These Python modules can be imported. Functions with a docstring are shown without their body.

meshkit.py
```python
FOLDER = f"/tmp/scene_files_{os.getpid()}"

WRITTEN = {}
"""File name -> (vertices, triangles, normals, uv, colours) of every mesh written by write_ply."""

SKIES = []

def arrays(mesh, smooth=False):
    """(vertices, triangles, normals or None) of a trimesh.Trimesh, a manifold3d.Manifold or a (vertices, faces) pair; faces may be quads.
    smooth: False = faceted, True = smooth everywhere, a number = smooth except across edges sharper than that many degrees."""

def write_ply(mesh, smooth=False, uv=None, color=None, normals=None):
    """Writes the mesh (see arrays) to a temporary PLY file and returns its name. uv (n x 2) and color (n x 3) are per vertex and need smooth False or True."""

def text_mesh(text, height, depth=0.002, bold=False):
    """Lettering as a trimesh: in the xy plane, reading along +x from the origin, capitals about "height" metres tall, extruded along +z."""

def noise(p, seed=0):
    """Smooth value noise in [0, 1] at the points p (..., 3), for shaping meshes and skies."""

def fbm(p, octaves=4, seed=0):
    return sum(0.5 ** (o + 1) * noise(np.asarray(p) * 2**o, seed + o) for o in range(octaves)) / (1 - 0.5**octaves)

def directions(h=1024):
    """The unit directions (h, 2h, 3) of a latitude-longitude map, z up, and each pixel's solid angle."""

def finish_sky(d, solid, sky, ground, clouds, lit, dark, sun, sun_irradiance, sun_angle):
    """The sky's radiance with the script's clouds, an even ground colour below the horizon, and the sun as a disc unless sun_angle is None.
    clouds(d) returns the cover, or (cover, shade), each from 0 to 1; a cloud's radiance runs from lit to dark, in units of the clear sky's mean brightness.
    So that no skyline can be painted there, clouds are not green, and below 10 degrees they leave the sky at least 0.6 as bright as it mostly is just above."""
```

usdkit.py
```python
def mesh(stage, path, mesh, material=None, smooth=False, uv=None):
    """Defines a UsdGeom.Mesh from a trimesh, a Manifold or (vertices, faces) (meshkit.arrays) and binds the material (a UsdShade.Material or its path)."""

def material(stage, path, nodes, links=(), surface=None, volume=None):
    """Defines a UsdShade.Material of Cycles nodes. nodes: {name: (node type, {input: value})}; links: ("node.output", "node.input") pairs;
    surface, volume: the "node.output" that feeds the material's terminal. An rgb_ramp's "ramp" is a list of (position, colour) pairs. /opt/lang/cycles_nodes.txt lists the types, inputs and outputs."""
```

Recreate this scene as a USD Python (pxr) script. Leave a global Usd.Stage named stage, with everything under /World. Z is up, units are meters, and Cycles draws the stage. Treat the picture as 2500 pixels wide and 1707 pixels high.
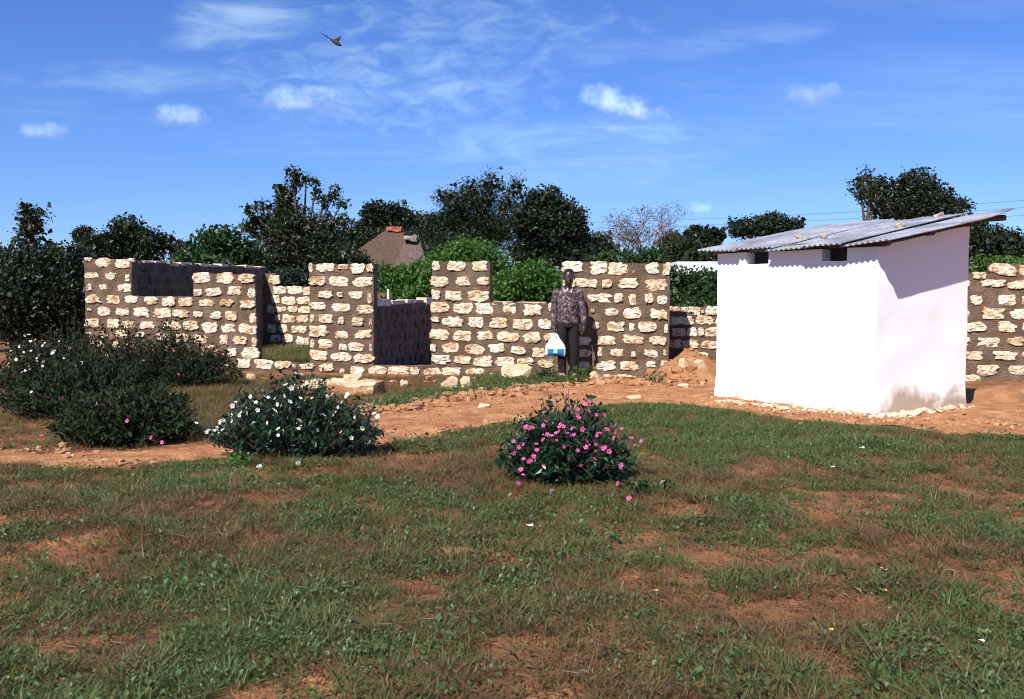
import math, random
import numpy as np, trimesh, shapely, usdkit, meshkit
from shapely.geometry import Polygon
from manifold3d import Manifold, OpType
from pxr import Usd, UsdGeom, UsdLux, UsdShade, Gf, Vt, Sdf

rng = np.random.default_rng(7)
random.seed(7)
stage = Usd.Stage.CreateInMemory()
UsdGeom.SetStageUpAxis(stage, 'Z'); UsdGeom.SetStageMetersPerUnit(stage, 1.0)
UsdGeom.Xform.Define(stage, '/World'); UsdGeom.Scope.Define(stage, '/World/Looks')

# ------------------------------------------------------------------ camera
PITCH, FPX, EYE = math.radians(3.35), 2400.0, np.array([0, 0, 1.38])
cam = UsdGeom.Camera.Define(stage, '/World/camera')
cam.CreateHorizontalApertureAttr(36.0); cam.CreateFocalLengthAttr(36.0 * FPX / 2500)
cam.AddTranslateOp().Set(Gf.Vec3d(*EYE)); cam.AddRotateXOp().Set(90 - math.degrees(PITCH))
cam.CreateExposureAttr(0.95)
# ------------------------------------------------------------------ sun and sky
SAZ, SEL = math.radians(30), math.radians(46)      # the sun stands behind the camera, to its left
SUN = np.array([-math.sin(SAZ) * math.cos(SEL), -math.cos(SAZ) * math.cos(SEL), math.sin(SEL)])
sun = UsdLux.DistantLight.Define(stage, '/World/sun')
sun.CreateIntensityAttr(1.25); sun.CreateNormalizeAttr(True); sun.CreateAngleAttr(0.5); sun.CreateColorAttr((1.0, 0.955, 0.88))
_x = np.cross([0, 0, 1], SUN); _x /= np.linalg.norm(_x); _y = np.cross(SUN, _x)
sun.AddTransformOp().Set(Gf.Matrix4d(*_x, 0, *_y, 0, *SUN, 0, 0, 0, 0, 1))
dome = UsdLux.DomeLight.Define(stage, '/World/sky')
dome.GetPrim().SetCustomDataByKey('kind', 'structure')


def sky_material():
    n = {'s': ('sky_texture', {'sky_type': 'single_scattering', 'sun_disc': False, 'sun_elevation': SEL, 'sun_rotation': math.atan2(SUN[0], SUN[1]), 'ozone_density': 3.0, 'aerosol_density': 0.04}),
         'tint': ('mix', {'mix_type': 'multiply', 'fac': 1.0, 'color2': (0.60, 0.86, 1.50)}),
         't': ('texture_coordinate', {}), 'd': ('separate_xyz', {}),
         'b': ('background_shader', {'strength': 0.05})}
    l = [('s.color', 'tint.color1'), ('t.generated', 'd.vector')]
    k = [0]

    def op(kind, a, b=None, c=None, clamp=False):
        k[0] += 1
        name = f'm{k[0]}'; ins = {'math_type': kind}
        if clamp: ins['use_clamp'] = True
        for i, v in enumerate((a, b, c)):
            if v is None: continue
            if isinstance(v, str): l.append((v, f'{name}.value{i+1}'))
            else: ins[f'value{i+1}'] = float(v)
        n[name] = ('math', ins)
        return f'{name}.value'
    front = op('maximum', 'd.y', 0.05)
    az = op('divide', 'd.x', front); el = op('divide', 'd.z', front)
    # high thin cloud: noise on a flat layer far overhead, seen in perspective
    up = op('add', op('maximum', 'd.z', 0.0), 0.10)
    n['lay'] = ('combine_xyz', {}); l += [(op('divide', 'd.x', up), 'lay.x'), (op('multiply', op('divide', 'd.y', up), 1.0), 'lay.y')]
    n['rot'] = ('mapping', {'rotation': (0, 0, 0.35), 'scale': (0.75, 1.7, 1)}); l.append(('lay.vector', 'rot.vector'))
    n['n1'] = ('noise_texture', {'scale': 1.0, 'detail': 7, 'roughness': 0.62, 'distortion': 0.6}); l.append(('rot.vector', 'n1.vector'))
    n['n2'] = ('noise_texture', {'scale': 0.33, 'detail': 2, 'roughness': 0.5}); l.append(('lay.vector', 'n2.vector'))
    n['n3'] = ('noise_texture', {'scale': 5.0, 'detail': 4, 'roughness': 0.6, 'distortion': 0.3}); l.append(('rot.vector', 'n3.vector'))
    wisp = op('multiply', op('add', op('multiply', 'n1.fac', 1.15), op('multiply', 'n3.fac', 0.35)), op('add', op('multiply', 'n2.fac', 1.7), -0.22))
    n['wr'] = ('map_range', {'range_type': 'smoothstep', 'from_min': 0.42, 'from_max': 1.05, 'to_min': 0.0, 'to_max': 0.26, 'clamp': True}); l.append((wisp, 'wr.value'))
    total = 'wr.result'
    # the streak and the ripples the photograph shows, and the few small cumulus puffs
    n['pv'] = ('combine_xyz', {}); l += [(az, 'pv.x'), (el, 'pv.z')]
    n['pn'] = ('noise_texture', {'scale': 38.0, 'detail': 5, 'roughness': 0.6}); l.append(('pv.vector', 'pn.vector'))
    n['psc'] = ('mapping', {'scale': (9, 1, 34)}); l.append(('pv.vector', 'psc.vector'))
    n['pn2'] = ('noise_texture', {'scale': 1.0, 'detail': 6, 'roughness': 0.62, 'distortion': 0.4}); l.append(('psc.vector', 'pn2.vector'))

    n['psc3'] = ('mapping', {'rotation': (0, 0.25, 0), 'scale': (26, 1, 62)}); l.append(('pv.vector', 'psc3.vector'))
    n['pn3'] = ('noise_texture', {'scale': 1.0, 'detail': 5, 'roughness': 0.6, 'distortion': 0.5}); l.append(('psc3.vector', 'pn3.vector'))

    def pix(px, py):
        x, y, z = ray(px, py)
        return x / y, z / y
    for (px, py, rx, ry, tilt, amt, soft, nz) in SKY_PUFFS:
        a0, e0 = pix(px, py)
        da, de = op('subtract', az, a0), op('subtract', el, e0)
        de = op('add', de, op('multiply', da, tilt))
        q = op('add', op('power', op('absolute', op('divide', da, rx / FPX)), 2.0), op('power', op('absolute', op('divide', de, ry / FPX)), 2.0))
        src = ('pn.fac', 'pn2.fac', 'pn3.fac')[nz]
        v = op('subtract', op('add', 1.0, op('multiply', op('subtract', src, 0.5), 3.4 if not nz else 4.2)), q)
        n[f'r{k[0]}'] = ('map_range', {'range_type': 'smoothstep', 'from_min': 0.0, 'from_max': soft, 'to_min': 0.0, 'to_max': amt, 'clamp': True}); l.append((v, f'r{k[0]}.value'))
        total = op('maximum', total, op('multiply', f'r{k[0]}.result', op('greater_than', 'd.y', 0.05)))
    grey = None
    for (px, py, rx, ry) in ((735, 256, 140, 22), (445, 292, 84, 20), (112, 326, 72, 16), (1545, 276, 120, 24), (2000, 240, 90, 22)):
        a0, e0 = pix(px, py)
        q = op('add', op('power', op('absolute', op('divide', op('subtract', az, a0), rx / FPX)), 2.0), op('power', op('absolute', op('divide', op('subtract', el, e0), ry / FPX)), 2.0))
        v = op('multiply', op('subtract', op('add', 1.0, op('multiply', op('subtract', 'pn.fac', 0.5), 3.0)), q), 0.5, clamp=True)
        grey = v if grey is None else op('maximum', grey, v)
    n['mixg'] = ('mix', {'color2': (4.6, 5.6, 9.0)}); l += [(op('multiply', grey, 0.55), 'mixg.fac'), ('tint.color', 'mixg.color1')]
    n['mixc'] = ('mix', {'color2': (8.6, 11.6, 13.5)})
    l += [(total, 'mixc.fac'), ('mixg.color', 'mixc.color1'), ('mixc.color', 'b.color')]
    return usdkit.material(stage, '/World/Looks/sky', n, l, surface='b.background')


def ray(px, py):
    f = np.array([0, math.cos(PITCH), -math.sin(PITCH)]); u = np.array([0, math.sin(PITCH), math.cos(PITCH)])
    return f + (px - 1250) / FPX * np.array([1.0, 0, 0]) - (py - 853.5) / FPX * u


#               px    py   rx   ry  tilt amount soft stretched
SKY_PUFFS = [(108, 315, 66, 22, .0, .38, 1.5, 0), (440, 275, 70, 28, .05, .5, 1.5, 0), (735, 238, 128, 38, .0, .68, 2.0, 0), (755, 226, 64, 26, .0, .72, 1.9, 0), (860, 255, 120, 26, .0, .14, 1.6, 0),
             (1520, 255, 124, 38, .24, .9, 1.9, 0), (1475, 232, 66, 34, .1, .85, 1.9, 0), (1995, 225, 86, 32, .05, .30, 1.6, 0), (2150, 225, 80, 26, .05, .10, 1.6, 0), (1708, 506, 30, 17, .0, .45, 1.4, 0),
             (600, 322, 8, 6, .0, .0, 1.0, 0), (590, 55, 270, 66, -.10, .52, 2.6, 1), (980, 190, 480, 180, .0, .42, 2.8, 2), (1340, 345, 420, 64, -.05, .62, 2.6, 1),
             (1150, 60, 480, 90, .0, .36, 2.8, 2), (330, 190, 320, 56, .0, .34, 2.6, 1), (1650, 110, 420, 50, -.12, .22, 2.4, 1), (1450, 410, 420, 80, -.1, .36, 2.8, 1), (700, 320, 380, 60, .03, .14, 2.4, 1)]
UsdShade.MaterialBindingAPI.Apply(dome.GetPrim()).Bind(sky_material())


# ================================================================== helpers
def gz(x, y):
    x, y = np.asarray(x, float), np.asarray(y, float)
    t = np.clip((y - 11) / 6, 0, 1); t = t * t * (3 - 2 * t)
    p = np.stack(np.broadcast_arrays(x * 0.55, y * 0.55, 0 * x), -1)
    p2 = np.stack(np.broadcast_arrays(x * 2.6, y * 2.6, 0 * x + 5), -1)
    near = 1 / (1 + (np.hypot(x, y) / 60) ** 2)
    return -0.05 * t + near * (0.07 * (meshkit.fbm(p, 3, 3) - 0.5) + 0.035 * (meshkit.fbm(p2, 2, 9) - 0.5))


def atY(px, py, Y):
    r = ray(px, py); return EYE + r * (Y / r[1])


def ground(px, py):
    z = 0.0
    r = ray(px, py)
    for _ in range(6):
        t = (z - EYE[2]) / r[2]; p = EYE + r * t; z = float(gz(p[0], p[1]))
    return np.array([p[0], p[1], z])


def pxm(Y): return Y / FPX     # metres per photo pixel at depth Y


NAMES = {}


def fresh(parent, name):
    key = (parent, name); NAMES[key] = NAMES.get(key, -1) + 1
    return f'{parent}/{name}' if NAMES[key] == 0 else f'{parent}/{name}_{NAMES[key]:03d}'


LOC = {}


def data(prim, label=None, cat=None, group=None, kind=None):
    for k, v in (('label', label), ('category', cat), ('group', group), ('kind', kind)):
        if v: prim.SetCustomDataByKey(k, v)


def thing(name, label, cat, loc, group=None, kind=None):
    path = fresh('/World', name)
    x = UsdGeom.Xform.Define(stage, path); x.AddTranslateOp().Set(Gf.Vec3d(*map(float, loc)))
    data(x.GetPrim(), label, cat, group, kind); LOC[path] = np.array(loc, float)
    return path


def vf(mesh):
    v, f, _ = meshkit.arrays(mesh); return v, f


def part(parent, name, mesh, mat, smooth=False, label=None, kind=None):
    """A mesh given in world coordinates becomes a child of parent (a thing or one of its parts)."""
    path = fresh(parent, name)
    LOC[path] = LOC[parent]
    v, f = vf(mesh)
    m = usdkit.mesh(stage, path, (v - LOC[parent], f), MAT[mat], smooth=smooth)
    data(m.GetPrim(), label, kind=kind)
    return path


def single(name, mesh, mat, label, cat=None, loc=None, smooth=False, group=None, kind=None):
    path = fresh('/World', name)
    v, f = vf(mesh)
    loc = np.array([*(v[:, :2].mean(0)), v[:, 2].min()]) if loc is None else np.array(loc, float)
    m = usdkit.mesh(stage, path, (v - loc, f), MAT[mat], smooth=smooth); m.AddTranslateOp().Set(Gf.Vec3d(*map(float, loc)))
    data(m.GetPrim(), label, cat, group, kind)
    return path


def cat(meshes):
    V, F, n = [], [], 0
    for m in meshes:
        v, f = vf(m); V.append(v); F.append(f + n); n += len(v)
    return np.vstack(V), np.vstack(F)


def tube(points, radii, sides=7, cap=True):
    p = np.asarray(points, float); r = np.broadcast_to(radii, (len(p),))
    t = np.gradient(p, axis=0); t /= np.linalg.norm(t, axis=1, keepdims=True) + 1e-12
    a = np.cross(t, np.where(np.abs(t[:, 2:]) < 0.9, [0, 0, 1.0], [1.0, 0, 0])); a /= np.linalg.norm(a, axis=1, keepdims=True) + 1e-12
    b = np.cross(t, a); g = np.arange(sides) * 2 * np.pi / sides
    v = (p[:, None] + r[:, None, None] * (np.cos(g)[None, :, None] * a[:, None] + np.sin(g)[None, :, None] * b[:, None])).reshape(-1, 3)
    i, j = np.meshgrid(np.arange(len(p) - 1), np.arange(sides), indexing='ij')
    A, B, C, D = i * sides + j, i * sides + (j + 1) % sides, (i + 1) * sides + (j + 1) % sides, (i + 1) * sides + j
    f = np.vstack([np.stack([A, B, C], -1).reshape(-1, 3), np.stack([A, C, D], -1).reshape(-1, 3)])
    if cap:
        n = len(v); v = np.vstack([v, p[0], p[-1]]); m = (len(p) - 1) * sides
        f = np.vstack([f, [[n, (k + 1) % sides, k] for k in range(sides)], [[n + 1, m + k, m + (k + 1) % sides] for k in range(sides)]])
    return v, f


def box(cx, cy, cz, sx, sy, sz, rz=0):
    m = trimesh.creation.box((sx, sy, sz)); m.apply_transform(trimesh.transformations.rotation_matrix(rz, [0, 0, 1])); m.apply_translation((cx, cy, cz)); return m


def rough(mesh, size, amp, freq=4.0, seed=0, steps=0):
    """Subdivides a closed mesh and pushes its vertices about by noise."""
    v, f = vf(mesh); m = trimesh.Trimesh(v, f, process=True)
    v, f = trimesh.remesh.subdivide_to_size(m.vertices, m.faces, size, max_iter=12)
    m = trimesh.Trimesh(v, f, process=True); v = np.array(m.vertices)
    d = np.stack([meshkit.fbm(v * freq + k * 17.3, 3, seed + k) - 0.5 for k in range(3)], -1)
    return v + d * 2 * amp, np.array(m.faces)


def rock(c, sx, sy, sz, seed, n=26, rz=0.0, sink=0.25):
    """An angular broken stone."""
    r = np.random.default_rng(seed)
    p = r.normal(size=(n, 3)); p /= np.linalg.norm(p, axis=1, keepdims=True)
    p = np.sign(p) * np.abs(p) ** 0.75 * r.uniform(0.82, 1.05, (n, 1))
    p *= np.array([sx, sy, sz]) / 2
    h = trimesh.convex.convex_hull(p); v, f = np.array(h.vertices), np.array(h.faces)
    a = rz or r.uniform(0, 6.28); ca, sa = math.cos(a), math.sin(a)
    v = np.stack([v[:, 0] * ca - v[:, 1] * sa, v[:, 0] * sa + v[:, 1] * ca, v[:, 2]], -1) if not rz == 99 else v
    return v + np.asarray(c) + [0, 0, sz * (0.5 - sink)], f


# ================================================================== materials
MAT = {}


def material(name, nodes, links, **k):
    MAT[name] = usdkit.material(stage, f'/World/Looks/{name}', nodes, links, **k)


def blotchy(name, stops, scale=6, detail=6, rough_=0.9, bump=0.4, bscale=40, bdist=0.01, distortion=0.3, spec=0.25, metallic=0.0, stretch=None, island=0.0, coord='t.object'):
    """A dull surface: a colour ramp over noise, broken by a finer noise, with fine relief."""
    n = {'t': ('texture_coordinate', {}), 'mp': ('mapping', {'scale': stretch or (1, 1, 1)}), 'n1': ('noise_texture', {'scale': scale, 'detail': detail, 'roughness': 0.62, 'distortion': distortion}),
         'n2': ('noise_texture', {'scale': bscale, 'detail': 5, 'roughness': 0.65}), 'r': ('rgb_ramp', {'ramp': stops}), 'add': ('math', {'math_type': 'multiply_add', 'value2': 0.35, 'value3': -0.175}),
         's': ('math', {'math_type': 'add'}), 'g': ('geometry', {}), 'isl': ('math', {'math_type': 'multiply_add', 'value2': island, 'value3': -island / 2}), 's2': ('math', {'math_type': 'add', 'use_clamp': True}),
         'bu': ('bump', {'strength': bump, 'distance': bdist}), 'p': ('principled_bsdf', {'roughness': rough_, 'specular_ior_level': spec, 'metallic': metallic})}
    l = [(coord, 'mp.vector'), ('mp.vector', 'n1.vector'), ('mp.vector', 'n2.vector'), ('n2.fac', 'add.value1'), ('n1.fac', 's.value1'), ('add.value', 's.value2'), ('g.random_per_island', 'isl.value1'),
         ('s.value', 's2.value1'), ('isl.value', 's2.value2'), ('s2.value', 'r.fac'), ('r.color', 'p.base_color'), ('n2.fac', 'bu.height'), ('bu.normal', 'p.normal')]
    material(name, n, l, surface='p.BSDF')


def leafy(name, ca, cb, cc=None, trans=0.35, rough_=0.45, spec=0.3):
    """Leaves: every leaf its own tone, thin enough to let some light through."""
    n = {'g': ('geometry', {}), 'r': ('rgb_ramp', {'ramp': [(0, ca), (0.7, cb), (1, cc or cb)]}), 'p': ('principled_bsdf', {'roughness': rough_, 'specular_ior_level': spec}),
         'tr': ('translucent_bsdf', {}), 'mx': ('mix_closure', {'fac': trans}), 'hs': ('mix', {'mix_type': 'multiply', 'fac': 1.0, 'color2': (1.25, 1.3, 0.5)})}
    material(name, n, [('g.random_per_island', 'r.fac'), ('r.color', 'p.base_color'), ('r.color', 'hs.color1'), ('hs.color', 'tr.color'), ('p.BSDF', 'mx.closure1'), ('tr.BSDF', 'mx.closure2')], surface='mx.closure')


blotchy('earth', [(0.25, (0.06, 0.028, 0.015)), (0.45, (0.155, 0.066, 0.030)), (0.6, (0.25, 0.105, 0.045)), (0.78, (0.34, 0.18, 0.085))], scale=2.4, bscale=20, bump=1.0, bdist=0.05, detail=9)
blotchy('sand', [(0.25, (0.15, 0.066, 0.030)), (0.48, (0.34, 0.145, 0.060)), (0.75, (0.52, 0.29, 0.15))], scale=3.2, bscale=22, bump=1.0, bdist=0.05, detail=9)
blotchy('mound_earth', [(0.25, (0.15, 0.07, 0.035)), (0.5, (0.28, 0.13, 0.06)), (0.8, (0.42, 0.24, 0.12))], scale=5, bscale=45, bump=1.0, bdist=0.03)
blotchy('mortar', [(0.25, (0.075, 0.045, 0.029)), (0.48, (0.125, 0.080, 0.053)), (0.72, (0.20, 0.135, 0.09))], scale=4, bscale=32, bump=1.0, bdist=0.05)
for i, (a, b, c) in enumerate([((0.38, 0.21, 0.10), (0.70, 0.58, 0.42), (0.76, 0.70, 0.57)), ((0.46, 0.30, 0.17), (0.73, 0.66, 0.52), (0.77, 0.74, 0.64)), ((0.30, 0.16, 0.075), (0.60, 0.45, 0.29), (0.70, 0.61, 0.46))]):
    blotchy(f'coral_stone_{["tan", "pale", "brown"][i]}', [(0.25, a), (0.42, b), (0.66, c)], scale=9, bscale=30, bump=1.0, bdist=0.05, island=0.25)
blotchy('limestone', [(0.2, (0.42, 0.29, 0.17)), (0.5, (0.62, 0.52, 0.38)), (0.8, (0.74, 0.69, 0.58))], scale=5, bscale=30, bump=0.9, bdist=0.03, island=0.35)
blotchy('rubble_stone', [(0.2, (0.27, 0.13, 0.06)), (0.5, (0.50, 0.33, 0.19)), (0.8, (0.68, 0.58, 0.44))], scale=4, bscale=30, bump=0.8, bdist=0.02, island=0.6)
blotchy('roof_rock', [(0.25, (0.16, 0.12, 0.09)), (0.5, (0.30, 0.24, 0.18)), (0.8, (0.48, 0.41, 0.33))], scale=9, bump=0.9)
blotchy('thatch', [(0.2, (0.05, 0.030, 0.022)), (0.5, (0.115, 0.070, 0.052)), (0.8, (0.19, 0.125, 0.095))], scale=3, bscale=30, bump=1.0, bdist=0.05, stretch=(6, 6, 1))
blotchy('worn_cap', [(0.3, (0.13, 0.095, 0.085)), (0.7, (0.30, 0.25, 0.23))], scale=4)
blotchy('old_thatch', [(0.2, (0.07, 0.045, 0.038)), (0.5, (0.15, 0.10, 0.085)), (0.8, (0.26, 0.19, 0.165))], scale=3, bscale=30, bump=1.0, bdist=0.05, stretch=(6, 6, 1))
blotchy('mud_wall', [(0.3, (0.13, 0.08, 0.055)), (0.7, (0.22, 0.14, 0.10))], scale=3)
blotchy('roof_tile', [(0.3, (0.26, 0.07, 0.035)), (0.7, (0.42, 0.13, 0.06))], scale=6)
blotchy('bark', [(0.3, (0.035, 0.026, 0.02)), (0.7, (0.10, 0.075, 0.055))], scale=8, stretch=(1, 1, 0.3))
blotchy('pale_bark', [(0.3, (0.11, 0.075, 0.058)), (0.7, (0.26, 0.19, 0.155))], scale=8, stretch=(1, 1, 0.3))
blotchy('timber', [(0.3, (0.05, 0.035, 0.024)), (0.7, (0.13, 0.09, 0.06))], scale=8, stretch=(1, 1, 1))
blotchy('pale_wash', [(0.3, (0.52, 0.55, 0.58)), (0.7, (0.74, 0.76, 0.78))], scale=2)
blotchy('skin', [(0.3, (0.026, 0.011, 0.008)), (0.7, (0.042, 0.018, 0.012))], scale=9, rough_=0.34, spec=0.5, bump=0.05)
blotchy('hair', [(0.3, (0.006, 0.005, 0.005)), (0.7, (0.014, 0.012, 0.011))], scale=60, bump=0.8, bscale=160)
blotchy('trousers', [(0.3, (0.006, 0.005, 0.006)), (0.7, (0.013, 0.011, 0.012))], scale=12, bscale=90, bump=0.2)
blotchy('sandal', [(0.3, (0.30, 0.20, 0.13)), (0.7, (0.42, 0.30, 0.20))], scale=12)
blotchy('shirt_pale', [(0.3, (0.16, 0.13, 0.13)), (0.7, (0.42, 0.38, 0.37))], scale=40)
blotchy('white_cloth', [(0.3, (0.62, 0.60, 0.57)), (0.7, (0.74, 0.72, 0.69))], scale=12)
blotchy('eye_white', [(0.3, (0.55, 0.5, 0.46)), (0.7, (0.6, 0.56, 0.5))], scale=3, rough_=0.2)
blotchy('eye_dark', [(0.3, (0.01, 0.008, 0.007)), (0.7, (0.012, 0.01, 0.009))], scale=3, rough_=0.15)
blotchy('bird', [(0.3, (0.03, 0.022, 0.018)), (0.7, (0.075, 0.05, 0.04))], scale=20)
blotchy('wire', [(0.3, (0.02, 0.02, 0.022)), (0.7, (0.03, 0.03, 0.032))], scale=2)
blotchy('paper', [(0.3, (0.72, 0.70, 0.66)), (0.7, (0.82, 0.81, 0.78))], scale=14)
blotchy('shaded_inside', [(0.3, (0.06, 0.05, 0.045)), (0.7, (0.10, 0.085, 0.07))], scale=5)
blotchy('galvanised', [(0.25, (0.17, 0.16, 0.18)), (0.45, (0.36, 0.36, 0.40)), (0.62, (0.55, 0.56, 0.60)), (0.8, (0.22, 0.17, 0.15))], scale=3.0, bscale=22, rough_=0.42, spec=0.5, metallic=0.55, bump=0.15, stretch=(0.5, 0.5, 2))
# printed shirt: broken light and dark marks
material('shirt', {'t': ('texture_coordinate', {}), 'v': ('voronoi_texture', {'scale': 26.0, 'randomness': 1.0}), 'n': ('noise_texture', {'scale': 17, 'detail': 3, 'roughness': 0.6, 'distortion': 1.2}),
                   'r': ('rgb_ramp', {'ramp': [(0.34, (0.018, 0.011, 0.013)), (0.47, (0.045, 0.030, 0.034)), (0.55, (0.08, 0.058, 0.063)), (0.63, (0.22, 0.175, 0.185)), (0.72, (0.035, 0.024, 0.027))]}),
                   'p': ('principled_bsdf', {'roughness': 0.85, 'specular_ior_level': 0.2})}, [('t.object', 'n.vector'), ('n.fac', 'r.fac'), ('r.color', 'p.base_color')], surface='p.BSDF')
# white plastic bag with a printed blue-green band and a pale patch in it (object z measured from the bag's bottom)
material('carrier_bag', {'t': ('texture_coordinate', {}), 's': ('separate_xyz', {}), 'band': ('math', {'math_type': 'less_than', 'value2': 0.115}), 'ax': ('math', {'math_type': 'absolute'}), 'inx': ('math', {'math_type': 'less_than', 'value2': 0.135}),
                         'zz': ('math', {'math_type': 'greater_than', 'value2': 0.012}), 'm1': ('math', {'math_type': 'multiply'}), 'm2': ('math', {'math_type': 'multiply'}),
                         'px': ('math', {'math_type': 'compare', 'value2': -0.005, 'value3': 0.034}), 'pz': ('math', {'math_type': 'greater_than', 'value2': 0.05}), 'm3': ('math', {'math_type': 'multiply'}),
                         'n': ('noise_texture', {'scale': 30, 'detail': 3}), 'c1': ('mix', {'color1': (0.82, 0.83, 0.85), 'color2': (0.03, 0.14, 0.24)}), 'c2': ('mix', {'color2': (0.30, 0.55, 0.80)}), 'bu': ('bump', {'strength': 0.5, 'distance': 0.02}),
                         'p': ('principled_bsdf', {'roughness': 0.35, 'specular_ior_level': 0.4})},
         [('t.object', 's.vector'), ('s.z', 'band.value1'), ('s.x', 'ax.value1'), ('ax.value', 'inx.value1'), ('s.z', 'zz.value1'), ('band.value', 'm1.value1'), ('inx.value', 'm1.value2'), ('m1.value', 'c1.fac'),
          ('s.x', 'px.value1'), ('s.z', 'pz.value1'), ('px.value', 'm3.value1'), ('pz.value', 'm3.value2'), ('m3.value', 'm2.value1'), ('m1.value', 'm2.value2'), ('m2.value', 'c2.fac'), ('c1.color', 'c2.color1'), ('c2.color', 'p.base_color'),
          ('t.object', 'n.vector'), ('n.fac', 'bu.height'), ('bu.normal', 'p.normal')], surface='p.BSDF')
# whitewash over plaster: old stains low on the wall
material('whitewash', {'t': ('texture_coordinate', {}), 's': ('separate_xyz', {}), 'n': ('noise_texture', {'scale': 2.2, 'detail': 7, 'roughness': 0.65, 'distortion': 0.5}), 'n2': ('noise_texture', {'scale': 11, 'detail': 6, 'roughness': 0.7}),
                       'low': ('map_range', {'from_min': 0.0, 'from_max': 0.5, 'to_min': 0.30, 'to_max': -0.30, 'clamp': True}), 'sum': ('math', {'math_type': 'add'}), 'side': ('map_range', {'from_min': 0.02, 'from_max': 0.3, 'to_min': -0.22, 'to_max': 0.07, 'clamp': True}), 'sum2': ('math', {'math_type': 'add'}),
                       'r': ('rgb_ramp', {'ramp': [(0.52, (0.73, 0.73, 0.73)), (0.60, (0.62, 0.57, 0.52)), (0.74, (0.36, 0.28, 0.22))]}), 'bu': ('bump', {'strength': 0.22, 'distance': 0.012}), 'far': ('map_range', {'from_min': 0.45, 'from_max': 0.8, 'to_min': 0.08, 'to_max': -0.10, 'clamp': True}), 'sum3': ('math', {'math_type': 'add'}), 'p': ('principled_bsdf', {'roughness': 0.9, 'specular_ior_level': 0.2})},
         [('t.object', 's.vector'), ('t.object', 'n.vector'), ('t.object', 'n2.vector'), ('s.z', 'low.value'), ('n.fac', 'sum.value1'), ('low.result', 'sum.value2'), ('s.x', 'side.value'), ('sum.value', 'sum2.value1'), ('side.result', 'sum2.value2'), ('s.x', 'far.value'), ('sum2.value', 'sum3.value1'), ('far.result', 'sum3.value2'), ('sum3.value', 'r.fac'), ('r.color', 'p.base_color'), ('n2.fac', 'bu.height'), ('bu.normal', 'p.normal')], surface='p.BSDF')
leafy('leaf_dark', (0.014, 0.024, 0.010), (0.030, 0.046, 0.018), (0.060, 0.070, 0.025), trans=0.15)
leafy('leaf_dusk', (0.012, 0.020, 0.010), (0.024, 0.038, 0.016), (0.038, 0.052, 0.02), trans=0.12)
leafy('leaf_olive', (0.022, 0.030, 0.012), (0.050, 0.058, 0.020), (0.13, 0.12, 0.035), trans=0.2)
leafy('leaf_bright', (0.055, 0.12, 0.022), (0.11, 0.20, 0.04), (0.24, 0.30, 0.07), trans=0.35)
leafy('leaf_mid', (0.022, 0.050, 0.014), (0.045, 0.090, 0.022), (0.10, 0.14, 0.035), trans=0.25)
leafy('leaf_dry', (0.07, 0.045, 0.03), (0.15, 0.09, 0.06), (0.22, 0.15, 0.10), trans=0.2)
leafy('leaf_glossy', (0.010, 0.034, 0.016), (0.022, 0.064, 0.028), (0.045, 0.11, 0.05), trans=0.2, rough_=0.32, spec=0.5)
leafy('leaf_shrub', (0.014, 0.026, 0.010), (0.026, 0.048, 0.017), (0.050, 0.090, 0.034), trans=0.15, rough_=0.7, spec=0.12)
leafy('grass_green', (0.080, 0.110, 0.034), (0.17, 0.20, 0.065), (0.32, 0.34, 0.13), trans=0.35)
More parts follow.
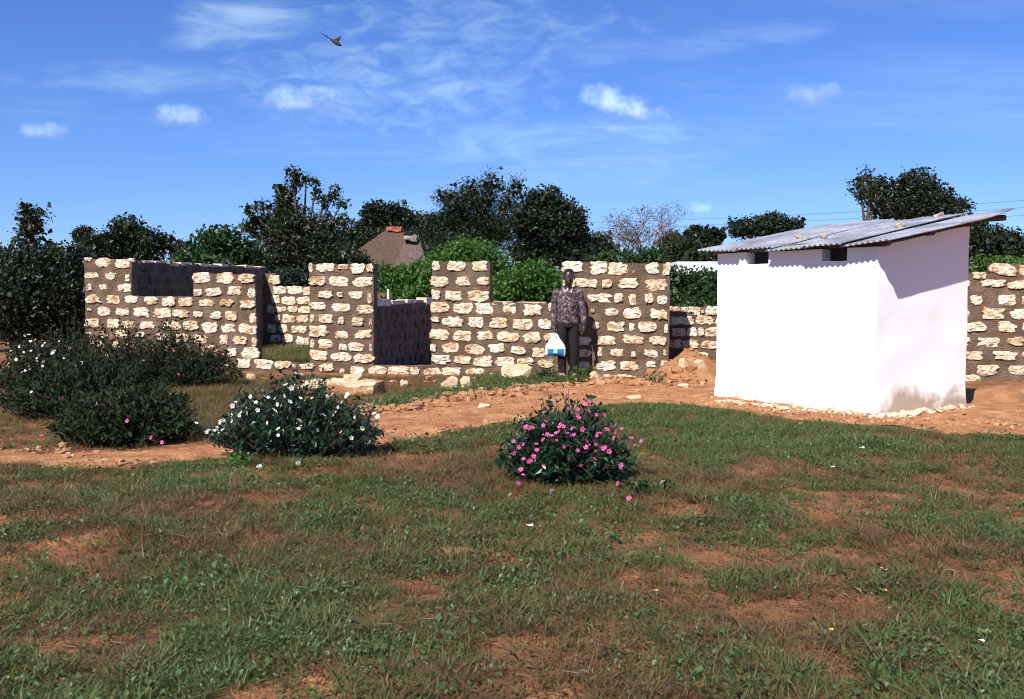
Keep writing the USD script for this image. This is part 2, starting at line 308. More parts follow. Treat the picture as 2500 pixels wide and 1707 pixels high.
leafy('grass_olive', (0.11, 0.10, 0.035), (0.21, 0.175, 0.065), (0.36, 0.28, 0.12), trans=0.35)
leafy('grass_straw', (0.13, 0.075, 0.035), (0.25, 0.16, 0.08), (0.40, 0.29, 0.15), trans=0.25)
leafy('creeper_leaf', (0.060, 0.105, 0.034), (0.12, 0.185, 0.066), (0.22, 0.29, 0.11), trans=0.3)
leafy('petal_white', (0.74, 0.76, 0.78), (0.80, 0.82, 0.83), trans=0.3)
leafy('petal_pink', (0.62, 0.10, 0.30), (0.72, 0.20, 0.42), (0.75, 0.34, 0.50), trans=0.3)
leafy('litter_yellow', (0.5, 0.35, 0.08), (0.6, 0.45, 0.12), trans=0.2)

# ================================================================== ground
gx = np.concatenate([-np.geomspace(1500, 12, 24), np.arange(-11.9, 11.9, 0.1), np.geomspace(12, 1500, 24)])
gy = np.concatenate([-np.geomspace(400, 2, 10), np.arange(-1.0, 24, 0.1), np.geomspace(24.2, 2500, 34)])
GX, GY = np.meshgrid(gx, gy); nx_, ny_ = len(gx), len(gy)


def gridfaces(nx, ny):
    i, j = np.meshgrid(np.arange(ny - 1), np.arange(nx - 1), indexing='ij'); a = i * nx + j
    return np.stack([a, a + 1, a + nx + 1, a + nx], -1).reshape(-1, 4)


def ground_z(x, y):
    x, y = np.asarray(x, float), np.asarray(y, float)
    return gz(x, y) + np.where((np.abs(x) < 11.5) & (y > 1) & (y < 22), 0.022 * (meshkit.fbm(np.stack([x * 3, y * 3, 0 * x], -1), 2, 21) - 0.5), 0.0)


single('ground', (np.stack([GX, GY, ground_z(GX, GY)], -1).reshape(-1, 3), gridfaces(nx_, ny_)), 'earth', 'reddish brown earth of the yard reaching the far trees', loc=(0, 0, 0), smooth=True, kind='structure')

PATH_UP = [(-1100, 1105), (-260, 1122), (55, 1112), (280, 1102), (480, 1092), (700, 1070), (860, 1030), (930, 1004), (1040, 984), (1200, 958), (1380, 938), (1560, 925), (1760, 930), (1980, 960), (2200, 985), (2360, 975), (2480, 950), (2760, 940), (3900, 960)]
PATH_LO = [(3900, 1088), (2760, 1078), (2480, 1066), (2300, 1062), (2100, 1042), (1900, 1020), (1750, 1000), (1600, 984), (1500, 990), (1400, 1002), (1230, 1036), (1060, 1066), (930, 1096), (700, 1120), (480, 1128), (300, 1150), (55, 1142), (-260, 1152), (-1100, 1140)]
path_poly = Polygon([ground(*p)[:2] for p in PATH_UP + PATH_LO]).buffer(0)


def wobble(x, y, amp, f=2.3, seed=4):
    q = np.stack([x * f, y * f, 0 * x], -1)
    return x + amp * (meshkit.fbm(q, 3, seed) - 0.5) * 2, y + amp * (meshkit.fbm(q + 9.1, 3, seed + 1) - 0.5) * 2


def in_path(x, y, amp=0.22):
    return shapely.contains_xy(path_poly, *wobble(np.asarray(x, float), np.asarray(y, float), amp))


xs, ys = np.arange(-9.5, 11.4, 0.05), np.arange(6.5, 17.5, 0.05)
PX, PY = np.meshgrid(xs, ys)
keep = in_path(PX, PY)
PZ = ground_z(PX, PY) + 0.006 + 0.012 * meshkit.fbm(np.stack([PX * 9, PY * 9, 0 * PX], -1), 3, 31) * in_path(PX, PY, 0.0)
qf = gridfaces(len(xs), len(ys)); qf = qf[keep.ravel()[qf].all(1)]
pm = trimesh.Trimesh(np.stack([PX, PY, PZ], -1).reshape(-1, 3), np.vstack([qf[:, [0, 1, 2]], qf[:, [0, 2, 3]]]), process=False); pm.remove_unreferenced_vertices()
single('path', (pm.vertices, pm.faces), 'sand', 'bare orange sand path crossing the yard below the walls', loc=(0, 0, 0), smooth=True, kind='structure')


# ================================================================== stone house
def wall_frame(p0, p1):
    """A wall plane through two ground points: origin, unit direction along it, and its normal to the left of that direction's right-hand side."""
    p0, p1 = np.array(p0, float), np.array(p1, float); d = p1 - p0; L = np.linalg.norm(d); d /= L
    return p0, d, np.array([d[1], -d[0]]), L


W0, WD, WN, _ = wall_frame((0, 16.77), (1, 16.77 - 0.182))      # front plane; WN faces the camera


def to_wall(px, py, frame=(W0, WD, WN), off=0.0):
    o, d, n = frame
    r = ray(px, py); t = ((o + n * off - EYE[:2]) @ n) / (r[:2] @ n)
    p = EYE + r * t
    return float((p[:2] - o) @ d), float(p[2])


def on_wall(u, z, frame, off):
    o, d, n = frame; u, z, off = np.broadcast_arrays(np.asarray(u, float), np.asarray(z, float), np.asarray(off, float))
    return np.stack([o[0] + d[0] * u + n[0] * off, o[1] + d[1] * u + n[1] * off, z], -1)


def slab(poly, frame, thick, seed, amp=0.012, size=0.13):
    """A mortar wall body: the outline in (along, up), its face on the frame's plane, as deep as given behind it."""
    m = trimesh.creation.extrude_polygon(Polygon(poly).buffer(0), thick, engine='earcut')
    v = np.array(m.vertices); w = on_wall(v[:, 0], v[:, 1], frame, v[:, 2] - thick)
    f = np.array(m.faces)
    mm = trimesh.Trimesh(w, f, process=True); mm.fix_normals()
    return rough(mm, size, amp, 3.5, seed)


STONE_MATS = ['coral_stone_tan', 'coral_stone_pale', 'coral_stone_tan', 'coral_stone_pale', 'coral_stone_tan']


def stone_face(u, z, w, h, frame, seed, proud=0.02, nseg=17):
    """One coral block's exposed face: an uneven outline standing proud of the mortar."""
    r = np.random.default_rng(seed)
    a = np.arange(nseg) / nseg * 2 * np.pi + r.uniform(0, 0.4)
    e = r.uniform(3.5, 10.0); proud = proud * r.uniform(0.4, 1.5)
    rad = (np.abs(np.cos(a)) ** e + np.abs(np.sin(a)) ** e) ** (-1 / e)
    rad = rad * (1 + r.normal(0, 0.075, nseg)) * (1 - r.uniform(0.1, 0.3) * (r.random(nseg) < 0.15))
    cu, cz = np.cos(a) * rad * w / 2, np.sin(a) * rad * h / 2
    tilt = r.normal(0, 0.05); ct, st = math.cos(tilt), math.sin(tilt)
    cu, cz = cu * ct - cz * st, cu * st + cz * ct
    rings = [(1.0, -0.03 + 0 * a), (0.99, proud * 0.55 + r.normal(0, 0.003, nseg)), (0.93, proud + r.normal(0, 0.005, nseg)), (0.5, proud + 0.002 + r.normal(0, 0.008, nseg))]
    P = [on_wall(u + cu * s, z + cz * s, frame, o) for s, o in rings] + [on_wall([u], [z], frame, proud + 0.006)]
    V = np.vstack(P); F = []
    for k in range(3):
        for j in range(nseg):
            A, B = k * nseg + j, k * nseg + (j + 1) % nseg
            F += [(A, B, B + nseg), (A, B + nseg, A + nseg)]
    c = 4 * nseg
    F += [(3 * nseg + j, 3 * nseg + (j + 1) % nseg, c) for j in range(nseg)]
    F = np.array(F)
    fn = np.cross(V[F[-1][1]] - V[F[-1][0]], V[F[-1][2]] - V[F[-1][0]])
    if fn[:2] @ frame[2] < 0: F = F[:, ::-1]
    return V, F


def stones_from(crop, items, wall, frame, seed, grow=1.0):
    (ox, oy, s) = crop
    for i, (cx, cy, w, h) in enumerate(items):
        u, z = to_wall(ox + cx / s, oy + cy / s, frame)
        u2, z2 = to_wall(ox + (cx + w) / s, oy + (cy + h) / s, frame)
        part(wall, 'stone', stone_face(u, z, abs(u2 - u) * grow * 1.10, abs(z2 - z) * grow * 1.15, frame, seed * 1000 + i), STONE_MATS[(seed * 7 + i * 3 + i // 4) % 5])


FR = (W0, WD, WN)
house = thing('unfinished_stone_house', 'roofless house of coral stone blocks in grey mortar, open windows and doorways', 'house', (-2.8, 17.3, -0.05))


def outline(pts, frame, low=-0.35):
    q = [to_wall(*p, frame) for p in pts]
    return [(q[0][0], low)] + q + [(q[-1][0], low)]


front = outline([(205, 632), (322, 634), (320, 723), (473, 724), (472, 667), (622, 671), (628, 885), (757, 888), (755, 646), (912, 645), (912, 893), (1053, 894), (1055, 639), (1195, 640), (1196, 737), (1280, 739), (1372, 742), (1371, 640), (1636, 644), (1633, 872)], FR)
fw = part(house, 'front_wall', slab(front, FR, 0.21, 5), 'mortar', smooth=40)
CA, CB, CC, CD = (200, 620, 4.959), (540, 580, 3.3057), (1030, 630, 4.959), (1370, 630, 4.81)
stones_from(CA, [(75, 68, 70, 45), (265, 100, 175, 95), (495, 120, 170, 100), (595, 75, 90, 40), (115, 258, 165, 60), (350, 268, 120, 70), (552, 290, 50, 75), (90, 400, 60, 70), (255, 400, 90, 55), (515, 415, 150, 85),
                 (135, 545, 180, 85), (380, 555, 140, 90), (610, 550, 155, 75), (830, 568, 155, 85), (1055, 578, 145, 100), (1255, 578, 160, 92), (1510, 592, 180, 70), (1755, 590, 165, 75), (2005, 612, 175, 90),
                 (1445, 288, 195, 108), (1735, 292, 195, 112), (1995, 298, 190, 106), (1405, 467, 100, 70), (1600, 458, 180, 90), (1850, 445, 155, 95), (2055, 470, 80, 105),
                 (270, 695, 140, 95), (495, 703, 150, 80), (720, 710, 170, 100), (965, 718, 205, 105), (1190, 722, 180, 80), (1405, 732, 110, 60), (1625, 745, 120, 80), (1815, 750, 130, 100), (2070, 775, 75, 100), (95, 670, 50, 30),
                 (125, 838, 160, 95), (378, 845, 145, 100), (567, 858, 155, 80), (795, 865, 165, 80), (1085, 868, 200, 95), (1320, 868, 175, 95), (1555, 892, 170, 115), (1775, 900, 155, 95), (2010, 910, 195, 105),
                 (85, 975, 60, 50), (275, 985, 90, 80), (488, 970, 150, 80), (705, 980, 100, 60), (985, 1005, 150, 90), (1210, 1015, 135, 100), (1430, 1030, 180, 90), (1720, 1035, 100, 105), (1915, 1040, 160, 100), (2088, 1070, 60, 95),
                 (155, 1085, 180, 60), (420, 1100, 150, 70), (620, 1110, 150, 70), (830, 1120, 110, 80), (1060, 1145, 150, 80), (1300, 1150, 110, 70), (1560, 1150, 150, 80), (1820, 1190, 110, 90), (2035, 1195, 190, 115),
                 (1760, 1335, 60, 50), (1960, 1325, 160, 100), (2200, 1335, 200, 100), (1500, 1330, 150, 90), (1250, 1310, 160, 90), (1000, 1300, 150, 90), (750, 1290, 160, 90), (500, 1280, 150, 90), (250, 1270, 160, 90)], fw, FR, 1)
stones_from(CB, [(722, 242, 28, 60), (845, 242, 130, 68), (985, 236, 75, 35), (1095, 250, 110, 72), (1203, 245, 50, 55), (778, 352, 120, 65), (950, 355, 140, 65), (1140, 358, 150, 65), (843, 460, 110, 50), (960, 460, 45, 35), (1085, 465, 95, 50), (1200, 490, 35, 70),
                 (778, 553, 122, 55), (970, 565, 140, 55), (1163, 578, 116, 60), (845, 655, 105, 70), (735, 652, 32, 55), (970, 668, 45, 50), (1105, 678, 95, 60), (1208, 680, 22, 50), (785, 755, 135, 85), (975, 785, 100, 60), (1148, 780, 136, 65),
                 (737, 855, 30, 60), (845, 860, 110, 65), (985, 885, 60, 45), (1090, 882, 110, 60), (1208, 890, 22, 60), (790, 950, 138, 70), (970, 965, 145, 65), (1152, 977, 136, 65),
                 (500, 1028, 125, 55), (590, 1042, 25, 35), (690, 1036, 110, 42), (850, 1048, 110, 55), (980, 1080, 40, 40), (1100, 1072, 100, 58), (1268, 1074, 135, 68), (1432, 1078, 155, 68), (1565, 1075, 70, 55), (1705, 1084, 130, 55), (1860, 1080, 130, 58), (2050, 1085, 130, 50)], fw, FR, 2)
stones_from(CC, [(168, 92, 90, 100), (415, 97, 200, 105), (705, 102, 190, 105), (210, 290, 195, 105), (495, 280, 155, 95), (745, 278, 125, 80), (168, 445, 104, 98), (385, 455, 190, 105), (685, 458, 235, 115),
                 (215, 600, 215, 105), (495, 610, 210, 108), (760, 615, 195, 120), (1055, 604, 165, 112), (1330, 632, 215, 118), (1560, 600, 60, 90), (158, 740, 100, 55), (370, 770, 225, 112), (655, 780, 175, 112), (930, 785, 200, 112), (1220, 805, 215, 105), (1490, 800, 150, 105),
                 (215, 925, 215, 115), (490, 940, 205, 112), (760, 935, 180, 100), (1050, 955, 235, 106), (1335, 965, 205, 115), (1560, 960, 150, 95), (140, 1085, 65, 85), (355, 1085, 190, 108), (640, 1105, 215, 106), (910, 1090, 175, 92), (1165, 1115, 160, 86), (1415, 1145, 140, 98), (1620, 1120, 150, 90),
                 (230, 1230, 210, 100), (490, 1230, 180, 92), (745, 1255, 220, 112), (1010, 1255, 210, 98), (1250, 1260, 180, 90), (1500, 1280, 170, 90), (645, 1380, 195, 70)], fw, FR, 3)
stones_from(CD, [(125, 104, 220, 112), (440, 112, 195, 120), (670, 125, 210, 124), (850, 165, 30, 30), (1070, 122, 155, 115), (1235, 132, 78, 140), (300, 290, 245, 84), (540, 300, 105, 88), (785, 295, 205, 98), (1120, 315, 240, 112), (95, 290, 150, 88),
                 (455, 470, 250, 98), (670, 470, 100, 98), (840, 490, 80, 115), (1030, 475, 95, 98), (1188, 490, 105, 92), (180, 470, 160, 90), (595, 630, 145, 76), (835, 645, 198, 110), (1148, 660, 185, 112), (370, 620, 40, 40), (150, 640, 180, 90),
                 (410, 795, 70, 74), (645, 810, 180, 110), (830, 810, 58, 78), (1015, 805, 200, 112), (1232, 830, 40, 95), (180, 810, 160, 90), (525, 970, 200, 104), (850, 960, 225, 88), (1138, 970, 186, 92), (250, 970, 180, 90),
                 (450, 1105, 60, 95), (655, 1110, 138, 82), (850, 1130, 50, 58), (1055, 1120, 160, 78), (1218, 1110, 32, 58), (250, 1120, 170, 90), (525, 1265, 205, 104), (800, 1265, 195, 90), (1055, 1245, 95, 62), (250, 1265, 170, 90), (1215, 1250, 80, 84), (570, 1410, 158, 78), (745, 1410, 185, 82)], fw, FR, 4)


def coping(wall, frame, u0, u1, z, seed, step=0.36, thick=0.21, hgt=0.05, jitter=0.012, frac=0.85):
    """Flat stones laid along a wall's top."""
    r = np.random.default_rng(seed); u = u0; k = 0
    while u < u1 - 0.1:
        L = min(step * r.uniform(0.7, 1.25), u1 - u)
        zz = z(u + L / 2) if callable(z) else z
        b = trimesh.creation.box((L * frac, thick * r.uniform(0.9, 1.08), hgt * r.uniform(0.7, 1.4)))
        v, f = rough(b, 0.12, 0.014, 9, seed * 31 + k)
        c = on_wall([u + L / 2], [zz + r.normal(0, jitter)], frame, -thick / 2 + r.normal(0, 0.008))[0]
        w = c + np.stack([v[:, 0] * frame[1][0] + v[:, 1] * frame[2][0], v[:, 0] * frame[1][1] + v[:, 1] * frame[2][1], v[:, 2]], -1)
        part(wall, 'stone', (w, f), STONE_MATS[(k + seed) % 4], smooth=40)
        u += L; k += 1


ua, za = to_wall(1198, 739, FR); ub, zb = to_wall(1368, 744, FR)
coping(fw, FR, ua, ub, lambda u: za + (zb - za) * (u - ua) / (ub - ua) + 0.0, 11, step=0.5)

# side wall running back from the left corner; its face in view lies in shade, its top in sun
U0, Z0 = to_wall(205, 632, FR)
c0 = on_wall([U0], [0], FR, 0)[0][:2]
s0 = c0 + WN * -0.21 + WD * 0.21
s1 = s0 - WN * 7.2
SF = (s0, (s1 - s0) / 7.2, WD)       # normal towards the house's inside
ztop = lambda u: Z0 - 0.03 + 0.007 * u
side = part(house, 'side_wall', slab([(0.02, -0.35), (0.02, ztop(0)), (3, ztop(3)), (7.2, ztop(7.2)), (7.2, -0.35)], SF, 0.21, 6), 'mortar', smooth=40)
coping(side, SF, 0.05, 7.2, lambda u: ztop(u) + 0.0, 12, step=0.42)
st = []
for row in range(8):
    for k in range(18):
        u = 0.2 + k * 0.41 + (row % 2) * 0.2
        if u < 7.0: st.append(stone_face(u + 0.09 * math.sin(k * 7.3 + row * 5.1), 1.86 - row * 0.235 + 0.02 * math.sin(k * 3.7 + row), 0.26 + 0.09 * math.sin(k * 3 + row * 2.3), 0.14 + 0.03 * math.sin(k * 5.9 + row), SF, 5000 + row * 40 + k, nseg=10))
part(side, 'stone_course', cat(st), 'mortar', kind='stuff')
# back wall, low and uneven, facing the camera through the doorway
b0 = s1 + WD * 0.0 + WN * 0.15
BF = (b0, WD, WN)
bo = [(0.0, -0.35)] + [to_wall(*p, BF) for p in [(648, 668), (672, 668), (673, 698), (760, 701), (860, 712), (960, 716)]]
bo = [(0.0, -0.35), (0.0, bo[1][1])] + bo[2:] + [(bo[-1][0], -0.35)]
back = part(house, 'back_wall', slab(bo, BF, 0.2, 8), 'mortar', smooth=40)
stones_from(CB, [(430, 342, 80, 66), (472, 424, 95, 56), (595, 426, 115, 60), (695, 432, 70, 56), (440, 498, 65, 60), (540, 508, 110, 56), (665, 508, 105, 52), (475, 580, 95, 40), (580, 577, 75, 45), (670, 585, 90, 50), (455, 650, 40, 50), (540, 655, 100, 60), (655, 655, 90, 52), (740, 655, 40, 60),
                 (410, 735, 65, 60), (500, 735, 65, 60), (625, 742, 115, 55), (440, 815, 80, 56), (535, 815, 80, 60), (655, 835, 95, 58), (790, 450, 95, 56), (760, 520, 100, 52), (900, 470, 100, 50), (400, 580, 60, 50), (480, 890, 90, 40), (620, 895, 90, 40)], back, BF, 5)
# cross wall closing the room on the right: runs back from the middle pier
uc, _ = to_wall(905, 700, FR)
x0 = on_wall([uc], [0], FR, -0.2)[0][:2]; x1 = x0 - WN * 4.6
XF = (x0, (x1 - x0) / 4.6, WD)
cross = part(house, 'cross_wall', slab([(0.0, -0.35), (0.0, 1.17), (4.6, 1.16), (4.6, -0.35)], XF, 0.2, 9), 'mortar', smooth=40)
coping(cross, XF, 0.05, 4.6, 1.185, 13, step=0.8, hgt=0.10, thick=0.22)
st = []
for row in range(5):
    for k in range(11):
        st.append(stone_face(0.25 + k * 0.4 + (row % 2) * 0.17 + 0.1 * math.sin(k * 7.3 + row * 5.1), 0.98 - row * 0.235 + 0.025 * math.sin(k * 3.7 + row), 0.26 + 0.09 * math.sin(k * 3 + row * 2.3), 0.14 + 0.03 * math.sin(k * 5.9 + row), XF, 6000 + row * 40 + k, nseg=10))
part(cross, 'stone_course', cat(st), 'mortar', kind='stuff')
# low wall to the right of the last pier, a step behind it
RF = (W0 - WN * 0.95, WD, WN)
ro = outline([(1560, 748), (1640, 748), (1700, 751), (1740, 749), (1800, 748), (1900, 750)], RF)
rear = part(house, 'rear_wall', slab(ro, RF, 0.2, 12), 'mortar', smooth=40)
stones_from(CD, [(1285, 600, 45, 62), (1360, 600, 80, 56), (1450, 604, 70, 54), (1525, 605, 60, 60), (1595, 620, 68, 90), (1660, 630, 30, 30), (1765, 618, 130, 92), (1695, 735, 215, 92), (1460, 735, 190, 90), (1300, 740, 110, 90), (1645, 870, 60, 96), (1765, 870, 150, 96), (1540, 870, 110, 90), (1380, 870, 150, 90),
                 (1740, 1020, 170, 80), (1520, 1010, 170, 90), (1330, 1010, 150, 90), (1640, 1150, 160, 80), (1900, 735, 160, 90), (1930, 880, 160, 90), (1920, 1020, 160, 80), (1940, 610, 160, 90)], rear, RF, 6)

# a separate stretch of wall beyond the hut, to the right
WR = (1650, 450, 2.441)
wall2 = thing('stone_wall', 'stretch of coral stone wall partly hidden behind the white hut', 'wall', (*on_wall([7.6], [0], FR, -0.1)[0][:2], -0.05))
wo = outline([(2200, 668), (2418, 668), (2419, 644), (2560, 642), (2690, 641)], FR)
wb = part(wall2, 'wall_body', slab(wo, FR, 0.21, 15), 'mortar', smooth=40)
stones_from(WR, [(1810, 543, 70, 36), (1955, 508, 150, 60), (2110, 510, 120, 60), (1890, 590, 130, 40), (2040, 600, 110, 44), (1790, 690, 65, 48), (1975, 690, 100, 56), (2120, 690, 100, 56), (1890, 770, 125, 58), (2050, 775, 110, 52), (1785, 850, 110, 52), (1975, 850, 100, 54), (2120, 850, 100, 54),
                 (1865, 940, 120, 48), (2030, 935, 90, 46), (1775, 1020, 100, 44), (1965, 1020, 130, 48), (2120, 1020, 100, 48), (1855, 1108, 115, 54), (2040, 1108, 100, 50), (1770, 1170, 90, 66), (1960, 1205, 120, 48), (2110, 1200, 100, 48), (1690, 590, 110, 44), (1690, 770, 110, 50), (1690, 940, 110, 48)], wb, FR, 7, 1.0)
stones_from(WR, [(2235 + (k % 2) * 40 + i * 125, 512 + k * 86, 105 + 9 * ((k * 3 + i) % 4) - 12, 52) for k in range(9) for i in range(3) if 2235 + (k % 2) * 40 + i * 125 < 2480], wb, FR, 8)
stones_from(WR, [(1480 + (k % 2) * 50 + i * 130, 590 + k * 86, 100, 48) for k in range(8) for i in range(2)], wb, FR, 9)
pale_post = single('pale_post', tube([atY(947, 745, 19.0), atY(947.5, 706, 19.0)], [0.022, 0.02], 8), 'pale_wash', 'thin pale upright post behind the low wall between two stone piers', 'post', smooth=40)

# ================================================================== white hut
HU = np.array([math.sin(math.radians(58)), math.cos(math.radians(58))])     # along its right wall, away from the camera
HV = np.array([HU[1], -HU[0]])                                             # along its front wall, to the right
HB = ground(2135, 1016)[:2]
L1, L2, TH = 2.5, 1.66, 0.15
hut = thing('whitewashed_hut', 'small whitewashed plaster hut with two vents under its sloping tin roof', 'hut', (*HB, 0.0))
HZ = 1.88            # front wall top
PIT = 0.175


def hp(u, v, z): return np.stack([HB[0] + HU[0] * np.asarray(u, float) + HV[0] * np.asarray(v, float), HB[1] + HU[1] * np.asarray(u, float) + HV[1] * np.asarray(v, float), np.asarray(z, float) + 0 * np.asarray(u, float)], -1)


def hut_panel(poly, origin, d, thick_dir, seed, size=0.12):
    m = trimesh.creation.extrude_polygon(Polygon(poly), TH, engine='earcut'); v = np.array(m.vertices)
    w = np.stack([origin[0] + d[0] * v[:, 0] + thick_dir[0] * v[:, 2], origin[1] + d[1] * v[:, 0] + thick_dir[1] * v[:, 2], v[:, 1]], -1)
    mm = trimesh.Trimesh(w, m.faces, process=True); mm.fix_normals(); return mm


def vent(px0, px1, py):
    fr = (HB, HV, -HU)
    return to_wall(px0, py, fr)[0], to_wall(px1, py, fr)[0], to_wall((px0 + px1) / 2, py, fr)[1]


v1, v2 = vent(1821, 1877, 645), vent(2006, 2068, 637)
fpoly = [(-L1, -0.3), (-L1, HZ), (v1[0], HZ), (v1[0], v1[2]), (v1[1], v1[2]), (v1[1], HZ), (v2[0], HZ), (v2[0], v2[2]), (v2[1], v2[2]), (v2[1], HZ), (0, HZ), (0, -0.3)]
pieces = [hut_panel(fpoly, HB, HV, HU, 1)]
sidep = [(TH, -0.3), (TH, HZ + PIT * TH), (L2, HZ + PIT * L2), (L2, -0.3)]
pieces.append(hut_panel(sidep, HB, HU, -HV, 2)); pieces.append(hut_panel(sidep, HB - HV * (L1 - TH), HU, -HV, 3))
bp = [(-L1 + TH, -0.3), (-L1 + TH, HZ + PIT * (L2 - TH)), (-TH, HZ + PIT * (L2 - TH)), (-TH, -0.3)]
pieces.append(hut_panel(bp, HB + HU * (L2 - TH), HV, HU, 4))
man = None
for m in pieces:
    from manifold3d import Mesh
    q = Manifold(Mesh(np.array(m.vertices, np.float32), np.array(m.faces, np.uint32)))
    man = q if man is None else man + q
mm = man.to_mesh(); hw = trimesh.Trimesh(mm.vert_properties[:, :3], mm.tri_verts, process=True)
hv, hf = rough(hw, 0.11, 0.010, 2.2, 41)
rel = hv[:, :2] - HB                                    # plaster spreads a little at the foot
foot = np.clip(0.28 - hv[:, 2], 0, 0.3) * 0.09
cen = HB + HU * L2 / 2 - HV * L1 / 2
dirn = hv[:, :2] - cen; dirn /= np.linalg.norm(dirn, axis=1, keepdims=True)
hv[:, :2] += dirn * foot[:, None]
# the wall's own axes for the whitewash: object x runs along the right wall
path = fresh(hut, 'wall'); LOC[path] = LOC[hut]
ang = math.atan2(HU[1], HU[0]); ca, sa = math.cos(-ang), math.sin(-ang)
q = hv - LOC[hut]; q = np.stack([q[:, 0] * ca - q[:, 1] * sa, q[:, 0] * sa + q[:, 1] * ca, q[:, 2]], -1)
wm = usdkit.mesh(stage, path, (q, hf), MAT['whitewash'], smooth=35); wm.AddRotateZOp().Set(math.degrees(ang))

# roof: corrugated sheets, corrugations running up the slope
RZ = HZ + 0.075
R_U0, R_U1, R_V0, R_V1 = -0.15, 2.15, -L1 - 0.2, 0.25
edges = [R_V0, R_V0 + 0.62, R_V0 + 1.22, R_V0 + 1.80, R_V0 + 2.36, R_V1]
dz = [(0.0, 0.0, 0.0), (0.008, 0.0, 0.01), (0.0, 0.0, 0.015), (0.014, 0.008, 0.0), (0.0, 0.02, 0.025)]
for k in range(5):
    r = np.random.default_rng(300 + k)
    va = np.linspace(edges[k] - 0.04, edges[k + 1] + 0.04, 90); uu = np.linspace(R_U0 + [0, .03, -.02, -.06, -.02][k], R_U1 + [.12, .05, 0, -.06, -.1][k], 26)
    V_, U_ = np.meshgrid(va, uu); t = (U_ - R_U0) / (R_U1 - R_U0); s = (V_ - edges[k]) / (edges[k + 1] - edges[k])
    sag = -0.035 * np.sin(np.pi * np.clip((V_ - R_V0) / (R_V1 - R_V0), 0, 1) * 1.0) * (1 - t) ** 2
    Z_ = RZ + PIT * U_ + 0.011 * np.cos(2 * np.pi * V_ / 0.078) + (k % 2) * 0.010 + dz[k][0] + dz[k][1] * s * t + dz[k][2] * (1 - t) * (s - 0.4) + sag
    Z_ += 0.012 * (meshkit.fbm(np.stack([U_ * 2.5, V_ * 2.5, 0 * U_ + k], -1), 2, 60 + k) - 0.5)
    if k == 4: Z_ += 0.10 * np.clip(t - 0.7, 0, 1) ** 1.5 * np.clip(s, 0, 1) * 3; U_ = U_ + 0.05 * np.clip(s, 0, 1) * t
    top = hp(U_, V_, Z_).reshape(-1, 3); n = len(top); f = gridfaces(90, 26)
    low = top - [0, 0, 0.003]
    F = np.vstack([f, f[:, ::-1] + n])
    part(hut, 'roof_sheet', (np.vstack([top, low]), F), 'galvanised', smooth=True)
for u in (0.07, 0.85, 1.58, 2.0):
    a, b = hp(u, R_V0 + 0.06, HZ + PIT * u + 0.02), hp(u, R_V1 - (0.16 if u < 1.9 else 0.02), HZ + PIT * u + 0.03)
    part(hut, 'purlin', tube([a, (a + b) / 2 + [0, 0, 0.006], b], [0.034, 0.04, 0.036], 9), 'timber', smooth=50)
single('roof_stone', rock(hp(0.95, -0.42, RZ + PIT * 0.95 + 0.02), 0.15, 0.12, 0.10, 501), 'roof_rock', 'brown stone weighing down the middle of the tin roof edge', 'stone', group='stones on the tin roof')
single('roof_stone', rock(hp(1.95, -0.62, RZ + PIT * 1.95 + 0.02), 0.16, 0.13, 0.12, 502), 'roof_rock', 'stone highest on the tin roof near its back edge', 'stone', group='stones on the tin roof')
single('roof_stone', rock(hp(0.35, -1.05, RZ + PIT * 0.35 + 0.02), 0.12, 0.1, 0.06, 503), 'roof_rock', 'small pale stone lying low on the tin roof above the second vent', 'stone', group='stones on the tin roof')
single('roof_stone', rock(hp(0.55, -1.62, RZ + PIT * 0.55 + 0.02), 0.12, 0.1, 0.06, 504), 'roof_rock', 'pale stone lying on the tin roof between the two vents', 'stone', group='stones on the tin roof')

# ================================================================== trees
def leaves(centers, spread, per, size, seed, aspect=0.55, up=0.35, flat=0.75):
    """Leaf-sized folded faces scattered about the given sprig centres."""
    r = np.random.default_rng(seed)
    c = np.repeat(centers, per, axis=0); n = len(c)
    sp = np.repeat(np.broadcast_to(spread, (len(centers),)), per)[:, None]
    p = c + np.clip(r.normal(size=(n, 3)), -1.6, 1.6) * sp * [1, 1, flat]
    d = r.normal(size=(n, 3)); d[:, 2] -= 0.25; d /= np.linalg.norm(d, axis=1, keepdims=True)
    nr = r.normal(size=(n, 3)); nr[:, 2] += up * 2; w = np.cross(nr, d); w /= np.linalg.norm(w, axis=1, keepdims=True) + 1e-9
    nn = np.cross(d, w); L = size * r.uniform(0.6, 1.35, (n, 1))
    a, b = p - d * L / 2, p + d * L / 2
    m = p + nn * L * 0.12
    v = np.stack([a, m + w * L * aspect / 2, b, m - w * L * aspect / 2], 1).reshape(-1, 3)
    k = np.arange(n)[:, None] * 4
    return v, np.vstack([k + [0, 1, 2], k + [0, 2, 3]])


CN = []


DENS = {'leaf_dusk': 22, 'leaf_dark': 18}


def crown_points(name_, lobes, Y, seed, density, depth=0.85, hollow=0.45, rag=0.22):
    """Sprig centres in ellipsoid lobes given by the pixels they cover at depth Y."""
    r = np.random.default_rng(seed); P, S, cs = [], [], []
    CN.clear()
    for (px, py, rx, ry) in lobes:
        s = Y / FPX; dy = r.uniform(-0.5, 0.5) * min(rx, 60) * s
        c = atY(px, py, Y + dy); R = np.array([rx * s, max(min(rx, 90) * s * depth, 0.15), ry * s])
        n = max(10, int(density * (rx * ry) * s * s * DENS.get(name_, 13)))
        d = r.normal(size=(n, 3)); d /= np.linalg.norm(d, axis=1, keepdims=True)
        k = hollow + (1 - hollow) * r.random((n, 1)) ** 0.6
        k = k * (1 + rag * (meshkit.fbm(d * 2.3 + c, 3, seed) - 0.5)[:, None] * 2)
        P.append(c + d * R * k); cs.append((c, R)); CN.append(n)
    return np.vstack(P), cs


